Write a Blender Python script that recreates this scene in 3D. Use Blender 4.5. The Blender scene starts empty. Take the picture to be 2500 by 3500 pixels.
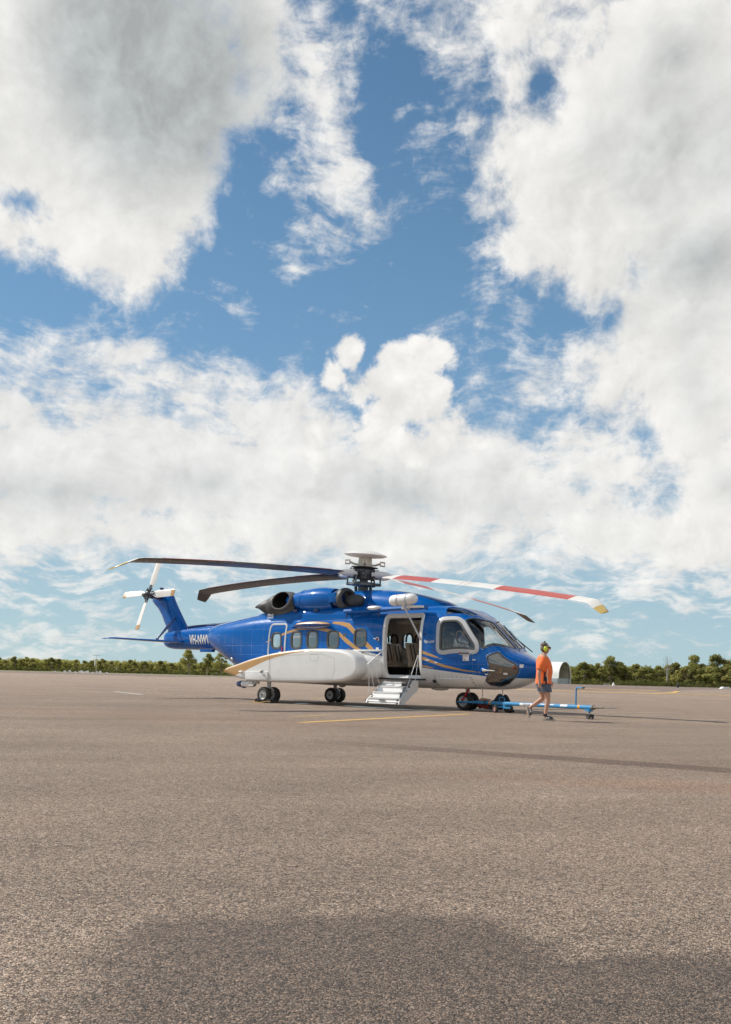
import bpy, bmesh, math, random
import numpy as np
from mathutils import Vector, Matrix

random.seed(7); RNG = np.random.default_rng(7)
R_ = math.radians
scene = bpy.context.scene
COL = scene.collection

# ------------------------------------------------------------------ camera
CAM = Vector((18.756, -23.793, 0.846))
YAW = 0.6702; ROLL = 0.0252; HY = 566.2; FPX = 3390.0
VR = Vector((math.cos(YAW), math.sin(YAW), 0))          # horizontal right of the view
VF = Vector((-math.sin(YAW), math.cos(YAW), 0))         # horizontal forward of the view
UP = Vector((0, 0, 1))
rc = VR * math.cos(ROLL) + UP * math.sin(ROLL)
uc = -VR * math.sin(ROLL) + UP * math.cos(ROLL)
cam_data = bpy.data.cameras.new('camera')
cam = bpy.data.objects.new('camera', cam_data); COL.objects.link(cam)
m = Matrix((rc, uc, -VF)).transposed().to_4x4(); m.translation = CAM
cam.matrix_world = m
cam_data.sensor_fit = 'VERTICAL'; cam_data.sensor_height = 36.0
cam_data.lens = FPX / 3500 * 36
cam_data.shift_y = HY * math.cos(ROLL) / 3500
cam_data.shift_x = HY * math.sin(ROLL) / 3500
cam_data.clip_start = 0.05; cam_data.clip_end = 6000
scene.camera = cam

def cw(X, D, Z=0.0):
    """a place given as metres right of / in front of the tripod"""
    p = CAM + VR * X + VF * D
    return Vector((p.x, p.y, Z))

# ------------------------------------------------------------------ node helper
class NT:
    def __init__(s, tree): s.t = tree; s.n = tree.nodes; s.l = tree.links
    def new(s, kind, **kw):
        nd = s.n.new(kind)
        for k, v in kw.items(): setattr(nd, k, v)
        return nd
    def put(s, sock, v):
        if v is None: return
        if isinstance(v, bpy.types.NodeSocket): s.l.new(v, sock)
        else:
            if sock.type == 'RGBA' and len(v) == 3: v = (*v, 1)
            sock.default_value = v
    def math(s, op, a, b=None, c=None, clamp=False):
        nd = s.new('ShaderNodeMath', operation=op, use_clamp=clamp)
        for i, v in enumerate((a, b, c)):
            if v is not None: s.put(nd.inputs[i], v)
        return nd.outputs[0]
    def vmath(s, op, a, b=None, scale=None):
        nd = s.new('ShaderNodeVectorMath', operation=op)
        s.put(nd.inputs[0], a)
        if b is not None: s.put(nd.inputs[1], b)
        if scale is not None: s.put(nd.inputs['Scale'], scale)
        return nd.outputs[1] if op in ('DOT_PRODUCT', 'LENGTH', 'DISTANCE') else nd.outputs[0]
    def smooth(s, v, lo, hi, a=0.0, b=1.0):
        nd = s.new('ShaderNodeMapRange', interpolation_type='SMOOTHSTEP')
        s.put(nd.inputs[0], v)
        for i, x in enumerate((lo, hi, a, b)): s.put(nd.inputs[i + 1], x)
        return nd.outputs[0]
    def lin(s, v, lo, hi, a=0.0, b=1.0, clamp=True):
        nd = s.new('ShaderNodeMapRange'); nd.clamp = clamp
        s.put(nd.inputs[0], v)
        for i, x in enumerate((lo, hi, a, b)): s.put(nd.inputs[i + 1], x)
        return nd.outputs[0]
    def noise(s, vec, scale, detail=4, rough=.55, dist=0.0, out=0, lac=2.0):
        nd = s.new('ShaderNodeTexNoise')
        s.put(nd.inputs['Vector'], vec); nd.inputs['Scale'].default_value = scale
        nd.inputs['Detail'].default_value = detail; nd.inputs['Roughness'].default_value = rough
        nd.inputs['Distortion'].default_value = dist; nd.inputs['Lacunarity'].default_value = lac
        return nd.outputs[out]
    def voronoi(s, vec, scale, feature='F1', out='Distance', rnd=1.0):
        nd = s.new('ShaderNodeTexVoronoi', feature=feature)
        s.put(nd.inputs['Vector'], vec); nd.inputs['Scale'].default_value = scale
        nd.inputs['Randomness'].default_value = rnd
        return nd.outputs[out]
    def mix(s, fac, a, b, blend='MIX'):
        nd = s.new('ShaderNodeMix', data_type='RGBA', blend_type=blend)
        s.put(nd.inputs[0], fac); s.put(nd.inputs[6], a); s.put(nd.inputs[7], b)
        return nd.outputs[2]
    def comb(s, x, y, z):
        nd = s.new('ShaderNodeCombineXYZ')
        for i, v in enumerate((x, y, z)): s.put(nd.inputs[i], v)
        return nd.outputs[0]
    def sep(s, v):
        nd = s.new('ShaderNodeSeparateXYZ'); s.put(nd.inputs[0], v); return nd.outputs

# ------------------------------------------------------------------ sun and sky
SUN_TRAVEL = (VR * 1.0 - VF * 0.36 - UP * 1.0).normalized()
TO_SUN = -SUN_TRAVEL
SUN_EL = math.asin(TO_SUN.z); SUN_AZ = math.atan2(TO_SUN.x, TO_SUN.y)
sd = bpy.data.lights.new('sun', 'SUN'); sd.energy = 4.3; sd.angle = R_(0.55); sd.color = (1.0, 0.945, 0.86)
sun = bpy.data.objects.new('sun', sd); COL.objects.link(sun)
sun.rotation_euler = SUN_TRAVEL.to_track_quat('-Z', 'Y').to_euler()
sun.location = (0, 0, 60)

def build_world():
    w = bpy.data.worlds.new('World'); scene.world = w; w.use_nodes = True
    nt = NT(w.node_tree); nt.n.clear()
    sky = nt.new('ShaderNodeTexSky', sky_type='NISHITA')
    sky.sun_disc = False; sky.sun_elevation = SUN_EL; sky.sun_rotation = SUN_AZ
    sky.air_density = 1.0; sky.dust_density = 0.2; sky.ozone_density = 1.5
    d = nt.vmath('NORMALIZE', nt.new('ShaderNodeTexCoord').outputs['Generated'])
    # azimuth and elevation in degrees
    fx = nt.vmath('DOT_PRODUCT', d, tuple(VR)); fy = nt.vmath('DOT_PRODUCT', d, tuple(VF)); z = nt.sep(d)[2]
    az = nt.math('MULTIPLY', nt.math('ARCTAN2', fx, fy), 57.2958)
    el = nt.math('MULTIPLY', nt.math('ARCSINE', z), 57.2958)
    def c5(v): return nt.vmath('SUBTRACT', v, (.5, .5, .5))
    def px(x, y):                    # bearing and height of a cloud
        return math.degrees(math.atan((x * 1.539 - 1250) / 3390)), math.degrees(math.atan((2316 - y * 1.539) / math.hypot(3390, x * 1.539 - 1250)))
    def blob(x, y, rx, ry, tilt=0.0, gain=1.0):
        cu, cv = px(x, y); ru = rx * .0236; rv = ry * .0236
        a = nt.math('SUBTRACT', az, cu); b = nt.math('SUBTRACT', el, cv); c, s = math.cos(R_(tilt)), math.sin(R_(tilt))
        if tilt:
            a, b = nt.math('ADD', nt.math('MULTIPLY', a, c), nt.math('MULTIPLY', b, s)), nt.math('SUBTRACT', nt.math('MULTIPLY', b, c), nt.math('MULTIPLY', a, s))
        a = nt.math('DIVIDE', a, ru); b = nt.math('DIVIDE', b, rv)
        q = nt.math('SQRT', nt.math('ADD', nt.math('MULTIPLY', a, a), nt.math('MULTIPLY', b, b)))
        g = min(ru, rv) / 6.0 * gain
        return nt.math('MAXIMUM', nt.math('MULTIPLY_ADD', q, -g, g), -1.0)
    def mx(lst):
        o = lst[0]
        for q in lst[1:]: o = nt.math('SMOOTH_MAX', o, q, 0.10)
        return o
    # low cumulus: big mass upper left, big mass right, a small tower in the middle
    hv = mx([blob(120, 190, 500, 330), blob(330, 380, 240, 210), blob(120, 510, 330, 120), blob(560, 120, 120, 240, 0, .8),
             blob(1480, 330, 470, 330), blob(1310, 510, 310, 170, -35), blob(1530, 760, 270, 330), blob(1430, 960, 180, 90, 10), blob(1600, 1060, 160, 160), blob(1180, 110, 160, 150, 0, .7)])
    tw = mx([blob(850, 850, 125, 75, 0, 1.6), blob(880, 900, 120, 75, 0, 1.4), blob(775, 790, 48, 58, 0, 1.8), blob(855, 795, 60, 46, 0, 1.8), blob(955, 790, 70, 40, -15, 1.5), blob(950, 880, 60, 60, 0, 1.4), blob(745, 840, 50, 40, 0, 1.5), blob(800, 880, 60, 50, 0, 1.3), blob(880, 970, 150, 60, 0, .9)])
    # broken layer below, and shreds between the big masses
    th = mx([blob(260, 1050, 560, 145, -6), blob(640, 1090, 520, 140), blob(1080, 1080, 330, 130, -8), blob(560, 920, 260, 90, -14), blob(1330, 1180, 380, 70, -4, 1.3), blob(300, 1190, 560, 60, 3, 1.3), blob(900, 1200, 500, 70),
             blob(690, 230, 110, 240, 8), blob(740, 390, 80, 70, 0, .9), blob(950, 70, 220, 90, -12), blob(860, 240, 45, 50, 0, .8), blob(925, 250, 35, 70, 0, .9),
             blob(720, 525, 70, 38), blob(640, 605, 50, 36, -50), blob(505, 670, 48, 20, -30), blob(710, 695, 44, 16), blob(1050, 715, 80, 34), blob(930, 400, 50, 26, 40, .7), blob(1060, 640, 40, 60, 0, .7),
             blob(230, 815, 120, 36, -8), blob(345, 835, 55, 30, -20), blob(450, 860, 60, 30), blob(1180, 850, 60, 70, -40, .6), blob(40, 800, 60, 24), blob(1300, 1000, 120, 60, -30, .7)])
    lo = mx([blob(120, 1285, 90, 24), blob(60, 1335, 110, 30), blob(250, 1370, 60, 26), blob(500, 1330, 120, 45), blob(1280, 1405, 130, 22), blob(1150, 1390, 60, 16), blob(120, 1440, 260, 26), blob(420, 1300, 160, 20), blob(1250, 1300, 420, 40), blob(1480, 1430, 90, 18)])
    # the same broken cumulus goes on all round, outside the part in view
    pl = nt.vmath('DIVIDE', d, nt.comb(*[nt.math('MAXIMUM', nt.math('ADD', z, 0.16), .05)] * 3))
    rest = nt.lin(nt.noise(pl, 0.62, 3, .5), .38, .66, -.55, .75, clamp=False)
    edge = nt.math('MAXIMUM', nt.smooth(nt.math('ABSOLUTE', az), 21, 29), nt.smooth(el, 35, 42))
    rest = nt.math('SUBTRACT', rest, nt.math('MULTIPLY', nt.math('SUBTRACT', 1.0, edge), 2.0))
    gap = nt.math('MAXIMUM', nt.smooth(blob(900, 400, 150, 330, 14), -.1, .5), nt.smooth(blob(700, 680, 440, 110, 4), -.1, .35))
    # billow and shred noises
    w1 = nt.vmath('SCALE', c5(nt.noise(d, 9.0, 3, .5, out=1)), scale=.05)
    dw = nt.vmath('ADD', d, w1)
    f1 = nt.noise(dw, 10.0, 12, .60); f2 = nt.noise(nt.vmath('ADD', dw, tuple(TO_SUN * .014)), 10.0, 7, .58)
    relief = nt.math('SUBTRACT', f1, f2)
    ds = nt.vmath('ADD', d, nt.vmath('SCALE', c5(nt.noise(d, 14.0, 4, .6, out=1)), scale=.06))
    fw_ = nt.noise(nt.vmath('MULTIPLY', ds, (1, 1, 1.2)), 24.0, 12, .64)
    fr_ = nt.noise(nt.vmath('MULTIPLY', dw, (1, 1, 3.2)), 30.0, 10, .62)                # ripples of the layer
    fa = nt.math('SUBTRACT', f1, .5); fb = nt.math('SUBTRACT', fw_, .5); fc = nt.math('SUBTRACT', fr_, .5)
    hd = nt.math('ADD', nt.math('SMOOTH_MAX', hv, rest, .1), nt.math('ADD', nt.math('MULTIPLY', fa, 2.0), nt.math('MULTIPLY', fb, .75)))
    hd = nt.math('SUBTRACT', hd, nt.math('MULTIPLY', gap, .30))
    bw = nt.math('SUBTRACT', .42, nt.voronoi(nt.vmath('ADD', d, nt.vmath('SCALE', c5(nt.noise(d, 40.0, 3, .6, out=1)), scale=.02)), 34.0, 'SMOOTH_F1'))
    hd = nt.math('ADD', hd, nt.math('MULTIPLY', bw, .22))
    twd = nt.math('ADD', tw, nt.math('ADD', nt.math('MULTIPLY', bw, .45), nt.math('ADD', nt.math('MULTIPLY', fa, .8), nt.math('MULTIPLY', fb, .5))))
    m_w = nt.smooth(twd, -.02, .12)
    m_h = nt.smooth(hd, -.10, .34)
    td = nt.math('ADD', th, nt.math('ADD', nt.math('MULTIPLY', fa, 1.3), nt.math('ADD', nt.math('MULTIPLY', fb, 1.15), nt.math('MULTIPLY', fc, 1.0))))
    td = nt.math('SUBTRACT', td, nt.math('MULTIPLY', gap, .26))
    veil = nt.math('MULTIPLY', nt.smooth(el, 4.5, 8.0), nt.smooth(el, 18.0, 11.5))
    m_t = nt.math('MULTIPLY', nt.smooth(nt.math('ADD', td, nt.math('MULTIPLY', veil, .30)), -.22, .42), .95)
    ld = nt.math('ADD', lo, nt.math('ADD', nt.math('MULTIPLY', fa, .8), nt.math('MULTIPLY', fc, 1.6)))
    m_l = nt.math('MULTIPLY', nt.smooth(ld, -.06, .30), .75)
    one = lambda v: nt.math('SUBTRACT', 1.0, v)
    mask = one(nt.math('MULTIPLY', nt.math('MULTIPLY', nt.math('MULTIPLY', one(m_h), one(m_w)), one(m_t)), one(m_l)))
    # thick parts are greyer underneath, rims and the side towards the sun brighter
    gm = nt.noise(nt.vmath('ADD', d, (3.1, 1.7, .4)), 5.0, 5, .55)
    thick = nt.math('MULTIPLY', nt.math('MULTIPLY', nt.smooth(hd, .30, 1.15), nt.smooth(gm, .30, .58)), .62)
    bs = nt.math('MULTIPLY', nt.smooth(nt.noise(nt.vmath('MULTIPLY', d, (1, 1, 1.8)), 8.0, 4, .5), .50, .68), nt.smooth(td, .2, .7))
    thick = nt.math('MAXIMUM', nt.math('MULTIPLY', thick, .8), nt.math('MULTIPLY', bs, .25))
    gb = mx([blob(310, 150, 330, 270), blob(420, 330, 150, 130), blob(1540, 560, 160, 90, 0, 1.2), blob(1350, 690, 70, 40, 0, 1.5), blob(890, 1100, 130, 50, -10, 1.5), blob(460, 1085, 90, 36, 0, 1.4), blob(1130, 1120, 70, 30, 0, 1.2), blob(130, 1110, 150, 40, 0, 1.2), blob(1480, 110, 60, 40, 0, 1.5)])
    gb = nt.math('MULTIPLY', nt.smooth(nt.math('ADD', gb, nt.math('MULTIPLY', fa, .5)), -.30, .60), mask)
    thick = nt.math('MAXIMUM', thick, nt.math('MULTIPLY', gb, 1.0))
    sunw = nt.smooth(nt.vmath('DOT_PRODUCT', d, tuple(TO_SUN)), .75, 1.0, 0, .10)
    val = nt.math('ADD', nt.math('ADD', nt.lin(thick, 0, 1, CLOUD_HI, CLOUD_LO), sunw), nt.math('MULTIPLY', relief, .75))
    val = nt.math('ADD', val, nt.math('ADD', nt.math('MULTIPLY', fb, .10), nt.math('MULTIPLY', nt.math('MULTIPLY', bw, m_w), .22)))
    val = nt.math('MINIMUM', nt.math('MAXIMUM', val, CLOUD_LO * .85), CLOUD_HI * 1.16)
    ccol = nt.vmath('SCALE', nt.mix(thick, (1.0, .985, .955, 1), (.95, 1.0, 1.0, 1)), scale=val)
    tint = (.70, .93, .97)
    clear = nt.vmath('MULTIPLY', sky.outputs[0], tint)
    hz = nt.mix(nt.smooth(el, -2.0, 20.0), (.40 / SKY_STRENGTH, .535 / SKY_STRENGTH, .595 / SKY_STRENGTH, 1), (.175 / SKY_STRENGTH, .325 / SKY_STRENGTH, .52 / SKY_STRENGTH, 1))
    clear = nt.mix(nt.smooth(el, 34.0, 4.0, .1, .86), clear, hz)          # low air is paler
    b1 = nt.new('ShaderNodeBackground'); nt.put(b1.inputs[0], clear); b1.inputs[1].default_value = SKY_STRENGTH
    b2 = nt.new('ShaderNodeBackground'); nt.put(b2.inputs[0], ccol); b2.inputs[1].default_value = 1.0
    mxs = nt.new('ShaderNodeMixShader'); nt.put(mxs.inputs[0], mask)
    nt.l.new(b1.outputs[0], mxs.inputs[1]); nt.l.new(b2.outputs[0], mxs.inputs[2])
    out = nt.new('ShaderNodeOutputWorld'); nt.l.new(mxs.outputs[0], out.inputs[0])
    w.cycles.sampling_method = 'MANUAL'; w.cycles.sample_map_resolution = 512
SKY_STRENGTH = 0.088; CLOUD_HI = .75; CLOUD_LO = .43
build_world()

vs = scene.view_settings
vs.view_transform = 'Standard'; vs.look = 'None'; vs.gamma = 1.0; vs.use_curve_mapping = False; vs.exposure = 0.2
scene.render.engine = 'CYCLES'
scene.cycles.max_bounces = 8; scene.cycles.transparent_max_bounces = 12
# ------------------------------------------------------------------ objects
def tag(o, label=None, cat=None, group=None, kind=None):
    if label: o['label'] = label
    if cat: o['category'] = cat
    if group: o['group'] = group
    if kind: o['kind'] = kind
    return o
def empty(name, loc=(0, 0, 0), rz=0.0, parent=None):
    o = bpy.data.objects.new(name, None); COL.objects.link(o)
    o.location = loc; o.rotation_euler = (0, 0, rz); o.empty_display_size = .2
    if parent: o.parent = parent
    return o
def link_mesh(name, me, mats, parent=None, smooth=True, angle=40):
    for mt in (mats if isinstance(mats, (list, tuple)) else [mats]): me.materials.append(mt)
    if smooth:
        me.polygons.foreach_set('use_smooth', [True] * len(me.polygons))
        if angle: me.set_sharp_from_angle(angle=R_(angle))
    o = bpy.data.objects.new(name, me); COL.objects.link(o)
    if parent: o.parent = parent
    return o
def from_pd(name, v, f, mats, parent=None, smooth=True, angle=40, mi=None):
    me = bpy.data.meshes.new(name)
    me.from_pydata([tuple(map(float, p)) for p in v], [], [tuple(int(i) for i in q) for q in f])
    if mi is not None: me.polygons.foreach_set('material_index', mi)
    me.update()
    return link_mesh(name, me, mats, parent, smooth, angle)
def frame_to(d, up=(0, 0, 1)):
    d = Vector(d).normalized(); up = Vector(up)
    if abs(d.dot(up)) > .98: up = Vector((1, 0, 0))
    a = d.cross(up).normalized(); b = a.cross(d)
    return a, b, d
class MB:
    """collects shapes, builds ONE mesh object"""
    def __init__(s): s.v = []; s.f = []; s.mi = []; s.cur = 0
    def add(s, v, f):
        o = len(s.v); s.v += [Vector(p) for p in v]; s.f += [tuple(i + o for i in q) for q in f]; s.mi += [s.cur] * len(f); return s
    def mat(s, i): s.cur = i; return s
    def box(s, c, size, rot=None, ch=0.0):
        hx, hy, hz = (q / 2 for q in size); c = Vector(c)
        if ch <= 0:
            v = [Vector((x, y, z)) for x in (-hx, hx) for y in (-hy, hy) for z in (-hz, hz)]
            f = [(0, 1, 3, 2), (4, 6, 7, 5), (0, 4, 5, 1), (2, 3, 7, 6), (0, 2, 6, 4), (1, 5, 7, 3)]
        else:
            bm = bmesh.new(); bmesh.ops.create_cube(bm, size=1)
            for q in bm.verts: q.co = Vector((q.co.x * size[0], q.co.y * size[1], q.co.z * size[2]))
            bmesh.ops.bevel(bm, geom=bm.edges[:], offset=ch, segments=2, affect='EDGES', profile=.6)
            bm.verts.index_update(); v = [q.co.copy() for q in bm.verts]; f = [tuple(q.index for q in fc.verts) for fc in bm.faces]; bm.free()
        if rot is not None: v = [rot @ q for q in v]
        return s.add([q + c for q in v], f)
    def tube(s, pts, r, seg=10, cap=True, closed=False, sq=1.0, up=(0, 0, 1)):
        pts = [Vector(p) for p in pts]; n = len(pts); rs = r if isinstance(r, (list, tuple)) else [r] * n
        v = []; f = []; pa = None
        for i, p in enumerate(pts):
            if closed: d = pts[(i + 1) % n] - pts[i - 1]
            else: d = pts[min(i + 1, n - 1)] - pts[max(i - 1, 0)]
            a, b, _ = frame_to(d, up if pa is None else pa)
            pa = b
            for k in range(seg):
                t = 2 * math.pi * k / seg
                v.append(p + a * (math.cos(t) * rs[i]) + b * (math.sin(t) * rs[i] * sq))
        for i in range(n if closed else n - 1):
            j = (i + 1) % n
            for k in range(seg):
                l = (k + 1) % seg
                f.append((i * seg + k, i * seg + l, j * seg + l, j * seg + k))
        if cap and not closed:
            f.append(tuple(range(seg))[::-1]); f.append(tuple((n - 1) * seg + k for k in range(seg)))
        return s.add(v, f)
    def lathe(s, prof, origin=(0, 0, 0), axis=(0, 0, 1), seg=24, cap=True):
        """prof: (radius, height) pairs"""
        a, b, d = frame_to(axis); o = Vector(origin); v = []; f = []
        for r, h in prof:
            for k in range(seg):
                t = 2 * math.pi * k / seg
                v.append(o + d * h + a * (math.cos(t) * r) + b * (math.sin(t) * r))
        n = len(prof)
        for i in range(n - 1):
            for k in range(seg):
                l = (k + 1) % seg
                f.append((i * seg + k, i * seg + l, (i + 1) * seg + l, (i + 1) * seg + k))
        if cap: f.append(tuple(range(seg))[::-1]); f.append(tuple((n - 1) * seg + k for k in range(seg)))
        return s.add(v, f)
    def loft(s, rings, cap=True, closed_ring=True):
        n = len(rings[0]); v = [Vector(p) for r in rings for p in r]; f = []
        for i in range(len(rings) - 1):
            for k in range(n if closed_ring else n - 1):
                l = (k + 1) % n
                f.append((i * n + k, i * n + l, (i + 1) * n + l, (i + 1) * n + k))
        if cap and closed_ring: f.append(tuple(range(n))[::-1]); f.append(tuple((len(rings) - 1) * n + k for k in range(n)))
        return s.add(v, f)
    def ell(s, c, r, seg=16, rings=10, rot=None):
        v = []; f = []; c = Vector(c)
        for i in range(rings + 1):
            t = math.pi * i / rings
            for k in range(seg):
                a = 2 * math.pi * k / seg
                p = Vector((math.sin(t) * math.cos(a) * r[0], math.sin(t) * math.sin(a) * r[1], math.cos(t) * r[2]))
                v.append((rot @ p if rot is not None else p) + c)
        for i in range(rings):
            for k in range(seg):
                l = (k + 1) % seg
                f.append((i * seg + k, (i + 1) * seg + k, (i + 1) * seg + l, i * seg + l))
        return s.add(v, f)
    def prism(s, poly, o, ax, ay, depth):
        """polygon (2D) in plane o,ax,ay thickened along ax x ay by depth (centred)"""
        o, ax, ay = Vector(o), Vector(ax), Vector(ay); nn = ax.cross(ay).normalized() * (depth / 2)
        a = [o + ax * p[0] + ay * p[1] for p in poly]; n = len(a)
        v = [p - nn for p in a] + [p + nn for p in a]
        f = [tuple(range(n))[::-1], tuple(range(n, 2 * n))] + [(k, (k + 1) % n, n + (k + 1) % n, n + k) for k in range(n)]
        return s.add(v, f)
    def build(s, name, mats, parent=None, smooth=True, angle=40):
        me = bpy.data.meshes.new(name); me.from_pydata([tuple(p) for p in s.v], [], s.f)
        me.polygons.foreach_set('material_index', s.mi)
        bm = bmesh.new(); bm.from_mesh(me); bmesh.ops.recalc_face_normals(bm, faces=bm.faces); bm.to_mesh(me); bm.free()
        me.update()
        return link_mesh(name, me, mats, parent, smooth, angle)

def pchip(xs, ys):
    xs = np.array(xs, float); ys = np.array(ys, float); h = np.diff(xs); dl = np.diff(ys) / h
    d = np.zeros_like(ys); d[0] = dl[0]; d[-1] = dl[-1]
    for i in range(1, len(xs) - 1):
        if dl[i - 1] * dl[i] > 0:
            w1 = 2 * h[i] + h[i - 1]; w2 = h[i] + 2 * h[i - 1]
            d[i] = (w1 + w2) / (w1 / dl[i - 1] + w2 / dl[i])
    def f(x):
        x = np.clip(np.asarray(x, float), xs[0], xs[-1]); i = np.clip(np.searchsorted(xs, x) - 1, 0, len(xs) - 2)
        t = (x - xs[i]) / h[i]
        return (ys[i] * (2 * t**3 - 3 * t**2 + 1) + h[i] * d[i] * (t**3 - 2 * t**2 + t) + ys[i + 1] * (-2 * t**3 + 3 * t**2) + h[i] * d[i + 1] * (t**3 - t**2))
    return f

# ------------------------------------------------------------------ materials
MATS = {}
def pmat(name, col, rough=.5, metal=0.0, coat=0.0, var=.06, scale=6.0, bump=0.0, bscale=60.0, spec=.5, dirt=0.0, coatr=.05, sheen=0.0):
    """Principled material with a little procedural colour and gloss variation"""
    if name in MATS: return MATS[name]
    mt = bpy.data.materials.new(name); mt.use_nodes = True; nt = NT(mt.node_tree)
    b = nt.n['Principled BSDF']; co = nt.new('ShaderNodeTexCoord').outputs['Object']
    n = nt.noise(co, scale, 5, .6)
    k = nt.lin(n, .25, .75, 1 - var, 1 + var)
    c = nt.vmath('SCALE', (*col[:3],), scale=k)
    if dirt:
        g = nt.smooth(nt.noise(co, scale * .45, 6, .65), .48, .72)
        c = nt.mix(nt.math('MULTIPLY', g, dirt), c, (.16, .13, .10, 1))
    nt.put(b.inputs['Base Color'], c)
    nt.put(b.inputs['Roughness'], nt.lin(nt.noise(co, scale * 2.3, 4, .6), .3, .7, max(.02, rough - .06), min(1, rough + .08)))
    b.inputs['Metallic'].default_value = metal; b.inputs['Specular IOR Level'].default_value = spec
    b.inputs['Coat IOR'].default_value = 1.37; b.inputs['Coat Weight'].default_value = coat; b.inputs['Coat Roughness'].default_value = coatr
    if sheen: b.inputs['Sheen Weight'].default_value = sheen
    if bump:
        bp = nt.new('ShaderNodeBump'); bp.inputs['Strength'].default_value = bump; bp.inputs['Distance'].default_value = .02
        nt.put(bp.inputs['Height'], nt.noise(co, bscale, 4, .6)); nt.l.new(bp.outputs[0], b.inputs['Normal'])
    MATS[name] = mt; return mt
BLUE = (.001, .105, .395); WHITE = (.80, .79, .765); GOLD = (.52, .30, .11); NAVY = (.010, .028, .12)
M = dict(
    blue=pmat('blue_paint', BLUE, .30, 0, 1.0, .05, 2.0, bump=.02, bscale=3, spec=.05, coatr=.03),
    white=pmat('white_paint', WHITE, .35, 0, .5, .03, 3.0, dirt=.05),
    gold=pmat('gold_paint', GOLD, .35, 0, .5, .04, 3.0),
    navy=pmat('navy_paint', NAVY, .3, 0, .8, .06, 3.0),
    grey=pmat('light_grey_paint', (.52, .52, .52), .4, 0, .3, .05, 4.0),
    black=pmat('black_rubber', (.022, .022, .024), .55, 0, 0, .15, 12),
    tyre=pmat('tyre_rubber', (.03, .029, .028), .75, 0, 0, .25, 9, bump=.1, bscale=40, dirt=.25),
    blade_dark=pmat('dark_blade_skin', (.045, .042, .04), .42, 0, .2, .2, 3.0),
    blade_white=pmat('white_blade_skin', (.78, .74, .68), .4, 0, .2, .05, 3.0, dirt=.08),
    blade_red=pmat('red_blade_band', (.50, .085, .055), .4, 0, .2, .07, 3.0),
    blade_yellow=pmat('yellow_blade_tip', (.62, .42, .10), .4, 0, .2, .08, 5.0),
    steel=pmat('bare_steel', (.40, .385, .36), .5, .6, 0, .12, 12),
    dsteel=pmat('dark_steel', (.10, .105, .11), .45, .7, 0, .3, 14),
    hubpaint=pmat('grey_hub_paint', (.14, .16, .175), .5, .1, .1, .2, 12),
    cream=pmat('cream_paint', (.62, .58, .49), .45, 0, .2, .06, 6, dirt=.15),
    soot=pmat('exhaust_soot', (.060, .058, .055), .5, .35, 0, .25, 3),
    sootin=pmat('exhaust_inside', (.006, .0055, .005), .9, 0, 0, .3, 6),
    beige=pmat('beige_lining', (.74, .67, .56), .6, 0, 0, .05, 3),
    leather=pmat('beige_leather', (.56, .45, .34), .5, 0, 0, .08, 6, bump=.1, bscale=50),
    cabinfloor=pmat('dark_cabin_floor', (.03, .03, .035), .7, 0, 0, .2, 8),
    cockpit=pmat('dark_cockpit_trim', (.075, .076, .08), .65, 0, 0, .15, 6),
    red=pmat('red_paint', (.42, .02, .02), .4, 0, .2, .08, 6),
    rim=pmat('wheel_rim', (.62, .61, .58), .4, .3, .1, .08, 8, dirt=.2),
    orange_label=pmat('orange_band', (.75, .33, .03), .45, 0, .1, .05, 8),
    towblue=pmat('tow_bar_blue', (.035, .24, .48), .4, 0, .3, .08, 5, dirt=.1),
    alu=pmat('aluminium', (.68, .67, .65), .35, .6, 0, .06, 8),
)
def glass_mat(name, tint, rough=.02, trans=1.0, ior=1.45, refl=.03):
    mt = bpy.data.materials.new(name); mt.use_nodes = True; nt = NT(mt.node_tree); nt.n.clear()
    tr = nt.new('ShaderNodeBsdfTransparent'); nt.put(tr.inputs[0], tint)
    gl = nt.new('ShaderNodeBsdfGlossy'); gl.inputs['Roughness'].default_value = rough
    fr = nt.new('ShaderNodeFresnel'); fr.inputs[0].default_value = ior
    co = nt.new('ShaderNodeTexCoord').outputs['Object']
    bp = nt.new('ShaderNodeBump'); bp.inputs['Strength'].default_value = .04; bp.inputs['Distance'].default_value = .05
    nt.put(bp.inputs['Height'], nt.noise(co, 2.5, 2, .5)); nt.l.new(bp.outputs[0], gl.inputs['Normal'])
    mx = nt.new('ShaderNodeMixShader')
    nt.put(mx.inputs[0], nt.math('ADD', nt.math('MULTIPLY', fr.outputs[0], 1.5), refl, clamp=True))
    nt.l.new(tr.outputs[0], mx.inputs[1]); nt.l.new(gl.outputs[0], mx.inputs[2])
    o = nt.new('ShaderNodeOutputMaterial'); nt.l.new(mx.outputs[0], o.inputs[0]); return mt
M['glass'] = glass_mat('tinted_window_glass', (.12, .125, .12, 1), refl=.06)
M['clearglass'] = glass_mat('clear_window_glass', (.92, .93, .93, 1), refl=.05)
M['smoke'] = glass_mat('smoked_glass', (.16, .155, .15, 1), refl=.20)
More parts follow.
